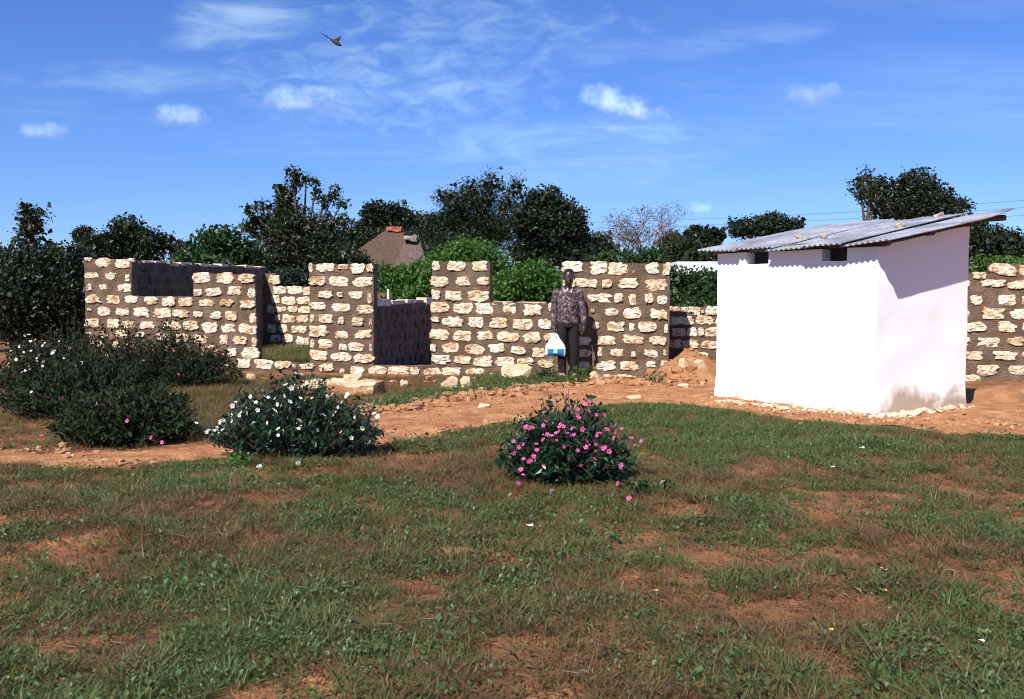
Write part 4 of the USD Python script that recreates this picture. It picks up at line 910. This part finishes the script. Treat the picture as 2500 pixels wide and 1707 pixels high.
FS = [(x / hc[2] + hc[0], y / hc[2] + hc[1]) for x, y in [(800, 255), (1030, 270), (1085, 305), (975, 335), (1300, 290), (1210, 390), (1495, 300), (1825, 300), (1770, 275), (1960, 330), (1050, 550), (1540, 520), (905, 160), (1605, 200)]]
flower_bush('dark_bush', 'long dark bush with few pink flowers below the left stone wall', (352, 955), 1.3, 0.90, 0.55, 204, 620, 'petal_pink', FS, 0, R=0.017, leaf=0.06, mat='leaf_shrub')
flower_bush('dark_bush', 'dark leafy bush between the white flowers at the left edge and the path', (190, 1030), 1.05, 0.66, 0.55, 205, 520, 'petal_white', [(x / hc[2] + hc[0], y / hc[2] + hc[1]) for x, y in [(155, 688), (1035, 690), (975, 740), (500, 900)]], 0, R=0.016, leaf=0.06, mat='leaf_shrub')
flower_bush('dark_bush', 'low dark bush overhanging the path at the left with two bright pink flowers', (275, 1096), 0.70, 0.54, 0.42, 206, 380, 'petal_pink', [(x / hc[2] + hc[0], y / hc[2] + hc[1]) for x, y in [(1288, 1120), (1390, 1162), (775, 795), (905, 797), (455, 750), (250, 1100), (1060, 960)]], 0, R=0.02, leaf=0.058, mat='leaf_shrub')


def weed(base, label, h, w, seed, n=40, leaf=0.05, mat='leaf_bright', name='weed'):
    r = np.random.default_rng(seed)
    t = thing(name, label, 'plant', base)
    S, C = [], []
    for k in range(n // 4):
        a = r.uniform(0, 6.28); e = np.array([math.cos(a), math.sin(a), 0]) * w * math.sqrt(r.random()); hh = h * r.uniform(0.5, 1.0)
        p = [base + e * .3, base + e * .7 + [0, 0, hh * .6], base + e + [0, 0, hh]]
        S.append(tube(p, [0.004, 0.003, 0.002], 4, cap=False))
        C += [p[1] * (1 - s) + p[2] * s for s in (0.1, 0.5, 0.8, 1.0)]
    part(t, 'stems', cat(S), 'bark'); part(t, 'foliage', leaves(np.array(C), 0.025, 2, leaf, seed + 5, aspect=0.6, up=0.6), mat)


weed(ground(1416, 936), 'leafy green weed at the feet of the standing man', 0.26, 0.16, 301, 60)
weed(ground(1335, 930), 'brownish green weed left of the man below his bag', 0.18, 0.22, 302, 60, mat='leaf_olive')
weed(ground(1600, 936), 'green weed growing among the broken stones of the earth heap', 0.16, 0.2, 303, 40)
weed(ground(1575, 1215), 'low green weed at the right foot of the pink flowering bush', 0.12, 0.2, 304, 60, mat='leaf_mid', leaf=0.045)
weed(ground(585, 1138), 'small pale green weed under the left of the white flowering bush', 0.08, 0.12, 305, 40, mat='leaf_bright', leaf=0.045)

# ================================================================== stones, slab, heap
def put_rock(px, py, w, h, dpt, mat, label, seed, name='stone', n=26, sink=0.2):
    """A stone whose foot is at this photo pixel; size in photo pixels there."""
    g = ground(px, py); s = g[1] / FPX
    single(name, rock(g + [0, w * s * dpt * 0.4, 0], w * s, w * s * dpt, h * s * 1.15, seed, n=n, rz=0.12 * (seed % 5 - 2) + 1e-3, sink=sink), mat, label, 'stone', group='loose stones in the yard')


put_rock(1258, 930, 92, 50, 0.8, 'limestone', 'big white limestone boulder against the low wall left of the man', 401, 'boulder', 30)
put_rock(1318, 912, 60, 38, 0.9, 'limestone', 'rough pale boulder just right of the big white boulder', 402, 'boulder', 34)
put_rock(1098, 956, 46, 42, 0.8, 'limestone', 'left and larger of the two pale blocks lying side by side in green grass', 403)
put_rock(1136, 954, 36, 40, 0.8, 'limestone', 'right and smaller of the two pale blocks lying side by side in green grass', 404)
put_rock(610, 932, 30, 24, 0.8, 'limestone', 'white five sided stone lying below the doorway at the end of the dark bush', 405)
put_rock(986, 945, 22, 20, 0.7, 'limestone', 'small white stone alone on bare earth below the window opening', 406)
put_rock(408, 972, 22, 16, 0.8, 'limestone', 'small pale stone on the dry grass right of the dark bushes', 407)
put_rock(1552, 976, 50, 12, 0.6, 'limestone', 'flat white stone lying on the sand path before the last pier', 408)
put_rock(1180, 1000, 40, 16, 0.6, 'limestone', 'slanting pale flat stone at the path edge left of the pink bush', 409)
put_rock(1270, 1042, 24, 10, 0.6, 'limestone', 'flat white stone on the near edge of the path left of the pink flowers', 410)
put_rock(1670, 948, 34, 12, 0.7, 'limestone', 'flat pale stone at the foot of the broken stones near the hut', 411)
put_rock(1455, 925, 34, 22, 0.8, 'limestone', 'pale stone at the path edge below the man and the last pier', 412)
put_rock(150, 1094, 26, 16, 0.8, 'rubble_stone', 'brown stone at the path edge under the dark bush', 413)
put_rock(405, 1128, 24, 8, 0.6, 'rubble_stone', 'flat brown stone on the near edge of the path at the left', 414)
put_rock(460, 1126, 30, 9, 0.6, 'rubble_stone', 'flat pale stone on the path left of the white flowering bush', 415)
put_rock(1112, 1356, 100, 16, 0.7, 'rubble_stone', 'flat pinkish stone sunk in the middle of the lawn', 416, 'flat_stone', 30, 0.45)

# old lime slab with broken lumps on it
sl0 = ground(760, 958); sl1 = ground(912, 968)
slab_t = thing('lime_slab', 'low crumbling slab of pale lime behind the white flowering bush', 'slab', ((sl0 + sl1) / 2))
cx, cy = (sl0 + sl1)[:2] / 2
part(slab_t, 'slab_body', rough(box(cx - 0.05, cy + 0.25, -0.02 + 0.02, 1.05, 0.72, 0.2, -0.05), 0.07, 0.07, 4, 44), 'rubble_stone', smooth=40)
part(slab_t, 'lime_top', rough(box(cx - 0.03, cy + 0.26, 0.105, 1.0, 0.72, 0.06, -0.05), 0.05, 0.06, 5, 45), 'limestone', smooth=40)
single('stone', rock([cx + 0.10, cy + 0.32, 0.13], 0.34, 0.28, 0.17, 417, n=22), 'limestone', 'pointed white lump lying on the crumbling lime slab', 'stone')
single('stone', rock([cx - 0.26, cy + 0.2, 0.12], 0.2, 0.2, 0.09, 418, n=22), 'limestone', 'flat white lump at the left of the crumbling lime slab', 'stone')

# heap of earth and broken stone between the last pier and the hut
hg = ground(1690, 935)
r0 = np.random.default_rng(61); th_, rr_ = np.meshgrid(np.linspace(0, 2 * np.pi, 40, endpoint=False), np.linspace(0, 1, 16))
hx, hy = 0.85 * rr_ * np.cos(th_), 0.62 * rr_ * np.sin(th_)
hz = 0.40 * (1 - rr_ ** 2.0) * (0.75 + 0.6 * (meshkit.fbm(np.stack([hx * 3, hy * 3, 0 * hx], -1), 3, 62))) + 0.13 * (meshkit.fbm(np.stack([hx * 9, hy * 9, 0 * hx], -1), 3, 63) - 0.5) * (1.1 - rr_) - 0.06 * rr_
hv_ = np.stack([hg[0] + hx + 0.1, hg[1] + 0.45 + hy, gz(hg[0], hg[1]) + hz], -1)
ff = np.array([[k * 40 + j, k * 40 + (j + 1) % 40, (k + 1) * 40 + (j + 1) % 40, (k + 1) * 40 + j] for k in range(15) for j in range(40)])
single('earth_heap', (hv_.reshape(-1, 3), ff), 'mound_earth', 'brown heap of dug earth between the last pier and the white hut', 'heap', smooth=True)


def heap_z(x, y):
    i = np.argmin((hv_[..., 0] - x) ** 2 + (hv_[..., 1] - y) ** 2); d = math.hypot(hv_[..., 0].ravel()[i] - x, hv_[..., 1].ravel()[i] - y)
    return max(hv_[..., 2].ravel()[i] if d < 0.12 else -9, float(ground_z(x, y)))


HEAPROCKS = [(1590, 916, 30, 24, 'yellowish stone at the left foot of the earth heap'), (1622, 918, 12, 12, 'small pale stone beside the yellowish one at the heap'), (1655, 912, 36, 28, 'tan broken block low on the earth heap'), (1690, 905, 30, 26, 'brown broken block in the middle of the earth heap'),
             (1668, 896, 24, 30, 'white pointed stone upright on the earth heap'), (1708, 898, 30, 30, 'pale squarish block high on the earth heap'), (1716, 866, 34, 14, 'slanting pale flat stone near the heap top'), (1745, 868, 30, 12, 'brown flat stone against the hut at the heap top'),
             (1645, 926, 26, 12, 'flat brown stone at the front foot of the earth heap'), (1680, 930, 26, 14, 'yellow brown stone at the front foot of the earth heap below the brown block')]
for k, (px, py, w, h, lab) in enumerate(HEAPROCKS):
    rr = ray(px, py); p = None
    for s in np.linspace(14.0, 18.5, 240):
        q = EYE + rr * s / rr[1]
        if q[2] <= heap_z(q[0], q[1]): p = q; break
    if p is None: p = ground(px, py)
    s = p[1] / FPX
    single('broken_stone', rock([p[0], p[1] + 0.04, p[2]], w * s, w * s * 0.8, h * s, 430 + k, rz=0.2 * (k % 4) - .3, sink=0.3), ['rubble_stone', 'limestone'][k in (4, 1, 5)], lab, 'stone', group='broken stones on the earth heap')

r7 = np.random.default_rng(640); crumbs = []
for k in range(260):
    a, q = r7.uniform(0, 6.28), math.sqrt(r7.random()); x, y = hg[0] + 0.1 + 0.85 * q * math.cos(a), hg[1] + 0.45 + 0.62 * q * math.sin(a); z = heap_z(x, y); s = 0.015 + 0.06 * r7.random() ** 2
    crumbs.append(rock([x, y, z], s * 1.3, s, s * 0.8, 64000 + k, n=11, sink=0.3))
single('rubble', cat(crumbs), 'rubble_stone', 'lumps of earth and broken stone over the brown earth heap', None, kind='stuff')
# mound of red earth right of the hut
mg = ground(2475, 985); hx, hy = 0.75 * rr_ * np.cos(th_), 0.55 * rr_ * np.sin(th_)
hz = 0.22 * (1 - rr_ ** 1.8) * (0.6 + 0.8 * meshkit.fbm(np.stack([hx * 3, hy * 3, 0 * hx + 4], -1), 3, 66)) + 0.10 * (meshkit.fbm(np.stack([hx * 10, hy * 10, 0 * hx], -1), 3, 67) - 0.5) * (1.1 - rr_) - 0.05 * rr_
single('earth_mound', (np.stack([mg[0] + 0.25 + hx, mg[1] + 0.5 + hy, gz(mg[0], mg[1]) + hz], -1).reshape(-1, 3), ff), 'mound_earth', 'rounded mound of reddish earth beside the right wall of the hut', 'mound', smooth=True)


def rubble(name, label, line, n, smin, smax, spread, seed, mat='rubble_stone', power=2.0):
    """Many broken stones strewn along a line of photo pixels on the ground."""
    r = np.random.default_rng(seed); g = np.array([ground(*p)[:2] for p in line]); seg = np.r_[0, np.cumsum(np.linalg.norm(np.diff(g, axis=0), axis=1))]
    out = []
    for k in range(n):
        t = r.random() * seg[-1]; x = np.interp(t, seg, g[:, 0]) + r.normal(0, spread); y = np.interp(t, seg, g[:, 1]) + r.normal(0, spread)
        rel_ = np.array([x, y]) - HB; uu, vv = rel_ @ HU, rel_ @ HV
        if -0.02 < uu < L2 and -L1 < vv < 0.03: continue
        s = smin + (smax - smin) * r.random() ** power
        out.append(rock([x, y, ground_z(x, y) + 0.008], s * r.uniform(0.8, 1.5), s, s * r.uniform(0.45, 0.8), seed * 500 + k, n=11, sink=0.22))
    single(name, cat(out), mat, label, None, kind='stuff')


rubble('rubble', 'pale broken stones heaped along the foot of the white hut', [(1752, 984), (1950, 1004), (2130, 1020), (2240, 1010), (2355, 998)], 330, 0.03, 0.12, 0.07, 71, 'limestone')
rubble('rubble', 'pale chips strewn on the sand before the white hut', [(1700, 985), (1900, 1008), (2130, 1030), (2340, 1035), (2520, 1040)], 900, 0.012, 0.07, 0.22, 72)
rubble('rubble', 'broken stones lining the far edge of the sand path', [(870, 1005), (960, 1004), (1060, 985), (1200, 962), (1330, 945), (1480, 935), (1600, 945)], 900, 0.025, 0.14, 0.17, 73)
rubble('rubble', 'small stones along the near edge of the sand path', [(900, 1095), (1060, 1064), (1230, 1036), (1400, 1000)], 150, 0.02, 0.09, 0.10, 74)
rubble('rubble', 'small stones along the path left of the white flowering bush', [(-60, 1100), (120, 1100), (300, 1145), (480, 1122)], 90, 0.02, 0.08, 0.12, 75)
rubble('rubble', 'stones and rubble lying at the foot of the stone house', [(560, 925), (800, 935), (1000, 935), (1230, 925), (1330, 922), (1560, 930), (1740, 940)], 170, 0.03, 0.13, 0.22, 76)
rubble('pebbles', 'fine gravel scattered over the sand path', [(900, 1050), (1100, 1015), (1300, 980), (1500, 960), (1700, 965), (2000, 1005), (2250, 1030), (2500, 1020)], 2600, 0.008, 0.040, 0.30, 77)

# litter on the lawn
def scrap(px, py, size, mat, label, name, seed):
    g = ground(px, py); g[2] = ground_z(g[0], g[1])
    s = size * g[1] / FPX; x, y = np.meshgrid(np.linspace(-.5, .5, 6), np.linspace(-.5, .5, 6)); r = np.random.default_rng(seed)
    z = 0.35 * np.abs(x + 0.3 * y) + 0.25 * r.random(x.shape)
    v = np.stack([g[0] + x * s, g[1] + y * s * 0.8, g[2] + 0.035 + z * s * 0.8], -1).reshape(-1, 3)
    single(name, (v, gridfaces(6, 6)), mat, label, 'litter', group='litter on the lawn')


scrap(1293, 1296, 17, 'paper', 'crumpled white scrap on the lawn below the pink bush', 'paper_scrap', 1)
scrap(2104, 1103, 12, 'paper', 'small white scrap on the lawn in front of the hut', 'paper_scrap', 2)
scrap(2032, 1153, 10, 'paper', 'tiny white scrap on the lawn left of and nearer than the one before the hut', 'paper_scrap', 3)
scrap(2158, 1408, 16, 'paper', 'pale torn scrap in the right part of the lawn', 'paper_scrap', 4)
scrap(2395, 1590, 14, 'paper', 'thin pale scrap near the bottom right of the lawn', 'paper_scrap', 5)
scrap(2028, 1563, 14, 'litter_yellow', 'yellow fallen leaf in the near right of the lawn', 'fallen_leaf', 6)
scrap(2160, 1464, 10, 'litter_yellow', 'small yellow fallen leaf below the pale torn scrap', 'fallen_leaf', 7)
scrap(1600, 1460, 14, 'litter_yellow', 'yellow fallen leaf on the lawn below the pink bush', 'fallen_leaf', 8)
rs = np.random.default_rng(33); tw = []
for k in range(60):
    y = rs.uniform(3.3, 8.5); x = rs.uniform(-0.5, 0.5) * y; a = rs.uniform(0, 3.14); L = rs.uniform(0.08, 0.3)
    s = np.linspace(-.5, .5, 5); px_, py_ = x + np.cos(a) * s * L, y + np.sin(a) * s * L + 0.02 * np.sin(s * 6)
    tw.append(tube(np.stack([px_, py_, ground_z(px_, py_) + 0.04 + 0.02 * rs.random(5)], -1), 0.0022, 4))
single('dry_stalks', cat(tw), 'grass_straw', 'thin dry stalks lying on the lawn', None, kind='stuff')


# ================================================================== the man
def build_person():
    _gx = atY(1386, 920, 16.1)[0]; g = np.array([_gx, 16.77 - 0.182 * _gx - 0.50, 0.0]); g[2] = float(ground_z(g[0], g[1]))
    H = 1.0
    def T(v): v = np.asarray(v, float); return v * H + g
    def ball(c, r): return Manifold.sphere(r, 20).translate(list(map(float, c)))
    def bone(*jr):
        out = []
        for (c0, r0), (c1, r1) in zip(jr[:-1], jr[1:]): out.append(Manifold.batch_hull([ball(c0, r0), ball(c1, r1)]))
        return out
    def ell(c, rx, ry, rz): return Manifold.sphere(1.0, 28).scale([rx, ry, rz]).translate(list(map(float, c)))
    def finish(ms, ref, it=10):
        m = Manifold.batch_boolean(ms, OpType.Add).refine_to_length(ref).to_mesh()
        t = trimesh.Trimesh(np.array(m.vert_properties[:, :3], float), np.array(m.tri_verts), process=True)
        if it: trimesh.smoothing.filter_taubin(t, lamb=0.5, nu=0.52, iterations=it)
        return T(t.vertices), t.faces
    t = thing('person', 'standing man in dark print shirt and black trousers before the stone wall', 'person', g)
    # body, x to the picture's right, the man faces -y
    hd = np.array([0.012, -0.01, 1.655])
    def hell(o, rx, ry, rz): k = 1.13; return ell(hd + np.array(o) * k, rx * k, ry * k, rz * k)
    B = [hell([0, 0.005, 0.025], 0.080, 0.094, 0.094), hell([0, -0.022, -0.045], 0.066, 0.070, 0.075), hell([0, -0.055, -0.088], 0.036, 0.032, 0.026),        # skull, face, chin
         hell([0, -0.092, -0.020], 0.013, 0.016, 0.026), hell([0, -0.098, -0.036], 0.020, 0.015, 0.011), hell([0, -0.082, 0.022], 0.056, 0.014, 0.010),              # nose, brow
         hell([0, -0.088, -0.062], 0.027, 0.013, 0.007), hell([0, -0.086, -0.073], 0.024, 0.013, 0.008),                                                           # lips
         hell([-0.082, 0.012, -0.012], 0.009, 0.020, 0.030), hell([0.082, 0.012, -0.012], 0.009, 0.020, 0.030)]                                                    # ears
    B += bone((hd + [0, 0.02, -0.06], 0.055), ((0.004, 0.012, 1.47), 0.060), ((0, 0.012, 1.40), 0.085))
    B += bone(((-0.11, 0.01, 1.40), 0.055), ((0.11, 0.01, 1.40), 0.055)) + bone(((0, 0.01, 1.36), 0.10), ((0, 0.0, 1.10), 0.10), ((0, 0.0, 0.95), 0.11))
    arms = {-1: [(-0.178, 0.01, 1.395), (-0.222, 0.02, 1.10), (-0.225, -0.02, 0.845)], 1: [(0.178, 0.01, 1.39), (0.250, 0.035, 1.10), (0.262, -0.015, 0.855)]}
    for sgn, (s, e, w) in arms.items():
        B += bone((s, 0.052), (e, 0.040), (w, 0.027))
        w = np.array(w); bag = sgn < 0
        k = w + [0.0, -0.012, -0.075]
        B += bone((w, 0.026), (w + [0, -0.006, -0.035], 0.027)) + [Manifold.batch_hull([ball(w + [0, -0.022, -0.025], 0.014), ball(w + [0, 0.018, -0.025], 0.014), ball(k + [0, -0.026, 0], 0.012), ball(k + [0, 0.026, 0.004], 0.011)])]
        for f, (dy, L) in enumerate([(-0.027, 0.070), (-0.009, 0.078), (0.009, 0.073), (0.026, 0.056)]):
            a0 = k + [0, dy, 0]; curl = 1.0 if bag else 0.42; inx = -sgn
            p, ang = a0, 0.15; ch = [(tuple(a0), 0.0095)]
            for seg, ln in enumerate((0.45, 0.32, 0.23)):
                ang += curl * (1.15 if bag else 0.9) * (0.9 if seg else 0.8)
                p = p + np.array([inx * math.sin(ang), 0, -math.cos(ang)]) * L * ln; ch.append((tuple(p), 0.0092 - 0.0008 * seg))
            B += bone(*ch)
        B += bone((w + [0, -0.026, -0.030], 0.011), (w + [-sgn * 0.012, -0.048, -0.062], 0.0105), (w + [-sgn * (0.030 if bag else 0.016), -0.050 if not bag else -0.036, -0.094], 0.009))
    legs = {-1: [(-0.088, 0.0, 0.92), (-0.095, -0.015, 0.50), (-0.088, 0.03, 0.085)], 1: [(0.090, 0.0, 0.92), (0.108, -0.02, 0.50), (0.112, 0.02, 0.085)]}
    for sgn, (h, k, a) in legs.items():
        B += bone((h, 0.085), (k, 0.056), (np.array(k) + [0, 0.02, -0.14], 0.052), (a, 0.036)) + bone((a, 0.036), ((a[0], a[1] + 0.02, 0.04), 0.034))
        B += [Manifold.batch_hull([ball((a[0], a[1] + 0.03, 0.036), 0.032), ball((a[0] + sgn * 0.012, a[1] - 0.11, 0.034), 0.026)]), Manifold.batch_hull([ball((a[0] - 0.02 + sgn * .012, a[1] - 0.11, 0.034), 0.020), ball((a[0] + 0.025 + sgn * .012, a[1] - 0.10, 0.034), 0.018), ball((a[0] + sgn * .016, a[1] - 0.165, 0.030), 0.018)])]
    part(t, 'body', finish(B, 0.012, 5), 'skin', smooth=True)
    cap = hell([0, 0.010, 0.032], 0.084, 0.096, 0.092) - Manifold.cube([0.46, 0.46, 0.46], True).rotate([-24, 0, 0]).translate([hd[0], hd[1] - 0.172, hd[2] - 0.138])
    part(t, 'hair', finish([cap], 0.012, 4), 'hair', smooth=True)
    for sx in (-1, 1):
        c = hd + np.array([sx * 0.031, -0.079, 0.003]) * 1.13
        e = part(t, 'eye', finish([ell(c, 0.0125, 0.008, 0.0055)], 0.006, 0), 'eye_white', smooth=True)
        part(e, 'iris', finish([ell(c + [0, -0.0055, 0], 0.0062, 0.004, 0.0052)], 0.004, 0), 'eye_dark', smooth=True)
    # shirt, loose over the waist, long sleeves; the sleeve on the picture's right is pushed up
    S = []
    prof = [(1.43, 0.10, 0.075), (1.38, 0.185, 0.105), (1.28, 0.182, 0.122), (1.12, 0.172, 0.125), (1.0, 0.175, 0.128), (0.935, 0.183, 0.132), (0.905, 0.178, 0.128)]
    for (z0, a0, b0), (z1, a1, b1) in zip(prof[:-1], prof[1:]):
        S.append(Manifold.batch_hull([Manifold.cylinder(0.004, 1, 1, 28).scale([a0, b0, 1]).translate([0, 0.005, z0]), Manifold.cylinder(0.004, 1, 1, 28).scale([a1, b1, 1]).translate([0, 0.005, z1])]))
    s, e, w = arms[-1]; S += bone((s, 0.074), (e, 0.062), (w, 0.046))
    s, e, w = arms[1]; m = np.array(e) * 0.35 + np.array(w) * 0.65; S += bone((s, 0.074), (e, 0.062), (tuple(m), 0.050))
    sv, sf = finish(S, 0.022, 10)
    d = np.stack([meshkit.fbm((sv - g) * [16, 16, 9] + 30 * k, 3, 70 + k) - 0.5 for k in range(3)], -1)
    part(t, 'shirt', (sv + d * 0.030, sf), 'shirt', smooth=True)
    col = []
    for sx in (-1, 1):
        v = np.array([(sx * 0.020, -0.092, 1.425), (sx * 0.070, -0.060, 1.468), (sx * 0.080, -0.045, 1.440), (sx * 0.046, -0.112, 1.392), (sx * 0.080, 0.03, 1.485), (sx * 0.090, 0.03, 1.450)])
        v2 = np.vstack([v, v + [sx * 0.004, -0.006, 0.004]]); h = trimesh.convex.convex_hull(v2)
        col.append((T(h.vertices), h.faces))
    part(t, 'collar', cat(col), 'shirt_pale')
    part(t, 'button', cat([finish([ell((0.012, -0.136 + 0.006 * k, 1.30 - 0.09 * k), 0.007, 0.006, 0.007)], 0.01, 0) for k in range(3)]), 'white_cloth')
    # trousers
    P = [Manifold.batch_hull([ell((0, 0.0, 0.95), 0.150, 0.112, 0.05), ell((0, 0.0, 0.86), 0.160, 0.118, 0.06)])]
    for sgn, (h, k, a) in legs.items():
        P += bone(((h[0] * 0.95, 0.0, 0.86), 0.092), (k, 0.078), (np.array(a) + [0, 0.0, 0.10], 0.066), (np.array(a) + [0, -0.01, 0.0], 0.066))
    tv, tf = finish(P, 0.022, 8)
    d = np.stack([meshkit.fbm((tv - g) * [14, 14, 7] + 30 * k, 3, 80 + k) - 0.5 for k in range(3)], -1)
    part(t, 'trousers', (tv + d * 0.020, tf), 'trousers', smooth=True)
    for sgn, (h, k, a) in legs.items():
        c = np.array([a[0] + sgn * 0.008, a[1] - 0.055, 0.008])
        so = Manifold.batch_hull([Manifold.cylinder(0.016, 0.040, 0.040, 20).translate([c[0], c[1] + 0.09, 0]), Manifold.cylinder(0.016, 0.048, 0.048, 20).translate([c[0] + sgn * .006, c[1] - 0.09, 0])])
        st_ = Manifold.batch_hull([ball(c + [-0.044, -0.045, 0.028], 0.010), ball(c + [0.048, -0.045, 0.028], 0.010), ball(c + [0, -0.055, 0.060], 0.012), ball(c + [-0.03, -0.02, 0.066], 0.01), ball(c + [0.03, -0.02, 0.066], 0.01)])
        part(t, 'sandal', finish([so, st_], 0.02, 0), 'sandal', smooth=40)
    # carrier bag in the hand on the picture's left
    hnd = np.array(arms[-1][2]) + [0.01, -0.012, -0.10]
    bz = hnd[2] - 0.375; bc = np.array([hnd[0] + 0.01, hnd[1] - 0.02, bz])
    tb = thing('carrier_bag', 'white plastic carrier bag with blue band held by the man', 'bag', T(bc))
    L = [(0.0, 0.150, 0.060), (0.03, 0.168, 0.075), (0.12, 0.165, 0.080), (0.19, 0.150, 0.070), (0.25, 0.105, 0.050), (0.285, 0.07, 0.034)]
    ns = 40; V = []
    for z, a, b in L:
        q = np.arange(ns) / ns * 2 * np.pi; e = 2.8
        rad = (np.abs(np.cos(q)) ** e + np.abs(np.sin(q)) ** e) ** (-1 / e)
        V.append(np.stack([bc[0] + np.cos(q) * rad * a, bc[1] + np.sin(q) * rad * b, bz + z + 0 * q], -1))
    n = len(V); V = np.vstack(V + [[bc + [0, 0, -0.004]], [bc + [0, 0, 0.285]]])
    F = [(k * ns + j, k * ns + (j + 1) % ns, (k + 1) * ns + (j + 1) % ns) for k in range(n - 1) for j in range(ns)] + [(k * ns + j, (k + 1) * ns + (j + 1) % ns, (k + 1) * ns + j) for k in range(n - 1) for j in range(ns)]
    F += [(n * ns, (j + 1) % ns, j) for j in range(ns)] + [(n * ns + 1, (n - 1) * ns + j, (n - 1) * ns + (j + 1) % ns) for j in range(ns)]
    bm = trimesh.Trimesh(V, F, process=True); v, f = trimesh.remesh.subdivide_to_size(bm.vertices, bm.faces, 0.03, max_iter=8); bm = trimesh.Trimesh(v, f, process=True)
    v = np.array(bm.vertices); d = np.stack([meshkit.fbm(v * 16 + 40 * k, 3, 95 + k) - 0.5 for k in range(3)], -1)
    part(tb, 'bag_body', (T(v + d * 0.035), bm.faces), 'carrier_bag', smooth=True)
    for sx in (-1, 1):
        top = hnd + [0, 0, 0.012]; lo = bc + [sx * 0.055, 0, 0.27]
        hv2, hf2 = tube([lo + [sx * 0.02, 0, -0.02], lo + [0, 0, 0.02], (lo + top) / 2 + [sx * 0.012, 0, 0], top + [sx * 0.004, 0, 0]], [0.034, 0.028, 0.018, 0.010], 8)
        part(tb, 'handle', (T(hv2), hf2), 'carrier_bag', smooth=50)


build_person()

# ================================================================== the bird
def build_bird():
    Y = 22.0; s = Y / FPX
    c = atY(812, 99, Y)
    def P(px, py, dy=0.0): return atY(px, py, Y + dy)
    body = [P(806, 95), P(812, 98.5), P(820, 103.5), P(828, 108.5), P(834, 112)]
    ms = [tube(body, [0.012, 0.035, 0.050, 0.040, 0.008], 12)]
    v1, f1 = [], []
    def wing(root0, root1, mid0, mid1, tip):
        v = np.array([root0, root1, mid1, mid0, tip]); w = np.vstack([v, v + [0.0, 0.01, 0.008]])
        return w, np.array([[0, 1, 2], [0, 2, 3], [3, 2, 4], [7, 6, 5], [8, 7, 5], [9, 7, 8], [0, 3, 8], [0, 8, 5], [3, 4, 9], [3, 9, 8], [1, 6, 7], [1, 7, 2], [2, 7, 9], [2, 9, 4]])
    t = thing('bird', 'dark bird gliding high in the sky above the left clouds', 'bird', c)
    part(t, 'body', cat(ms), 'bird', smooth=60)
    part(t, 'wing', wing(P(806, 94), P(815, 101), P(796, 87.5, -0.12), P(800, 93, -0.1), P(782, 80.5, -0.3)), 'bird')
    part(t, 'wing', wing(P(812, 97.5), P(822, 104), P(824, 93.5, 0.35), P(829, 100, 0.35), P(834, 87, 0.6)), 'bird')


build_bird()
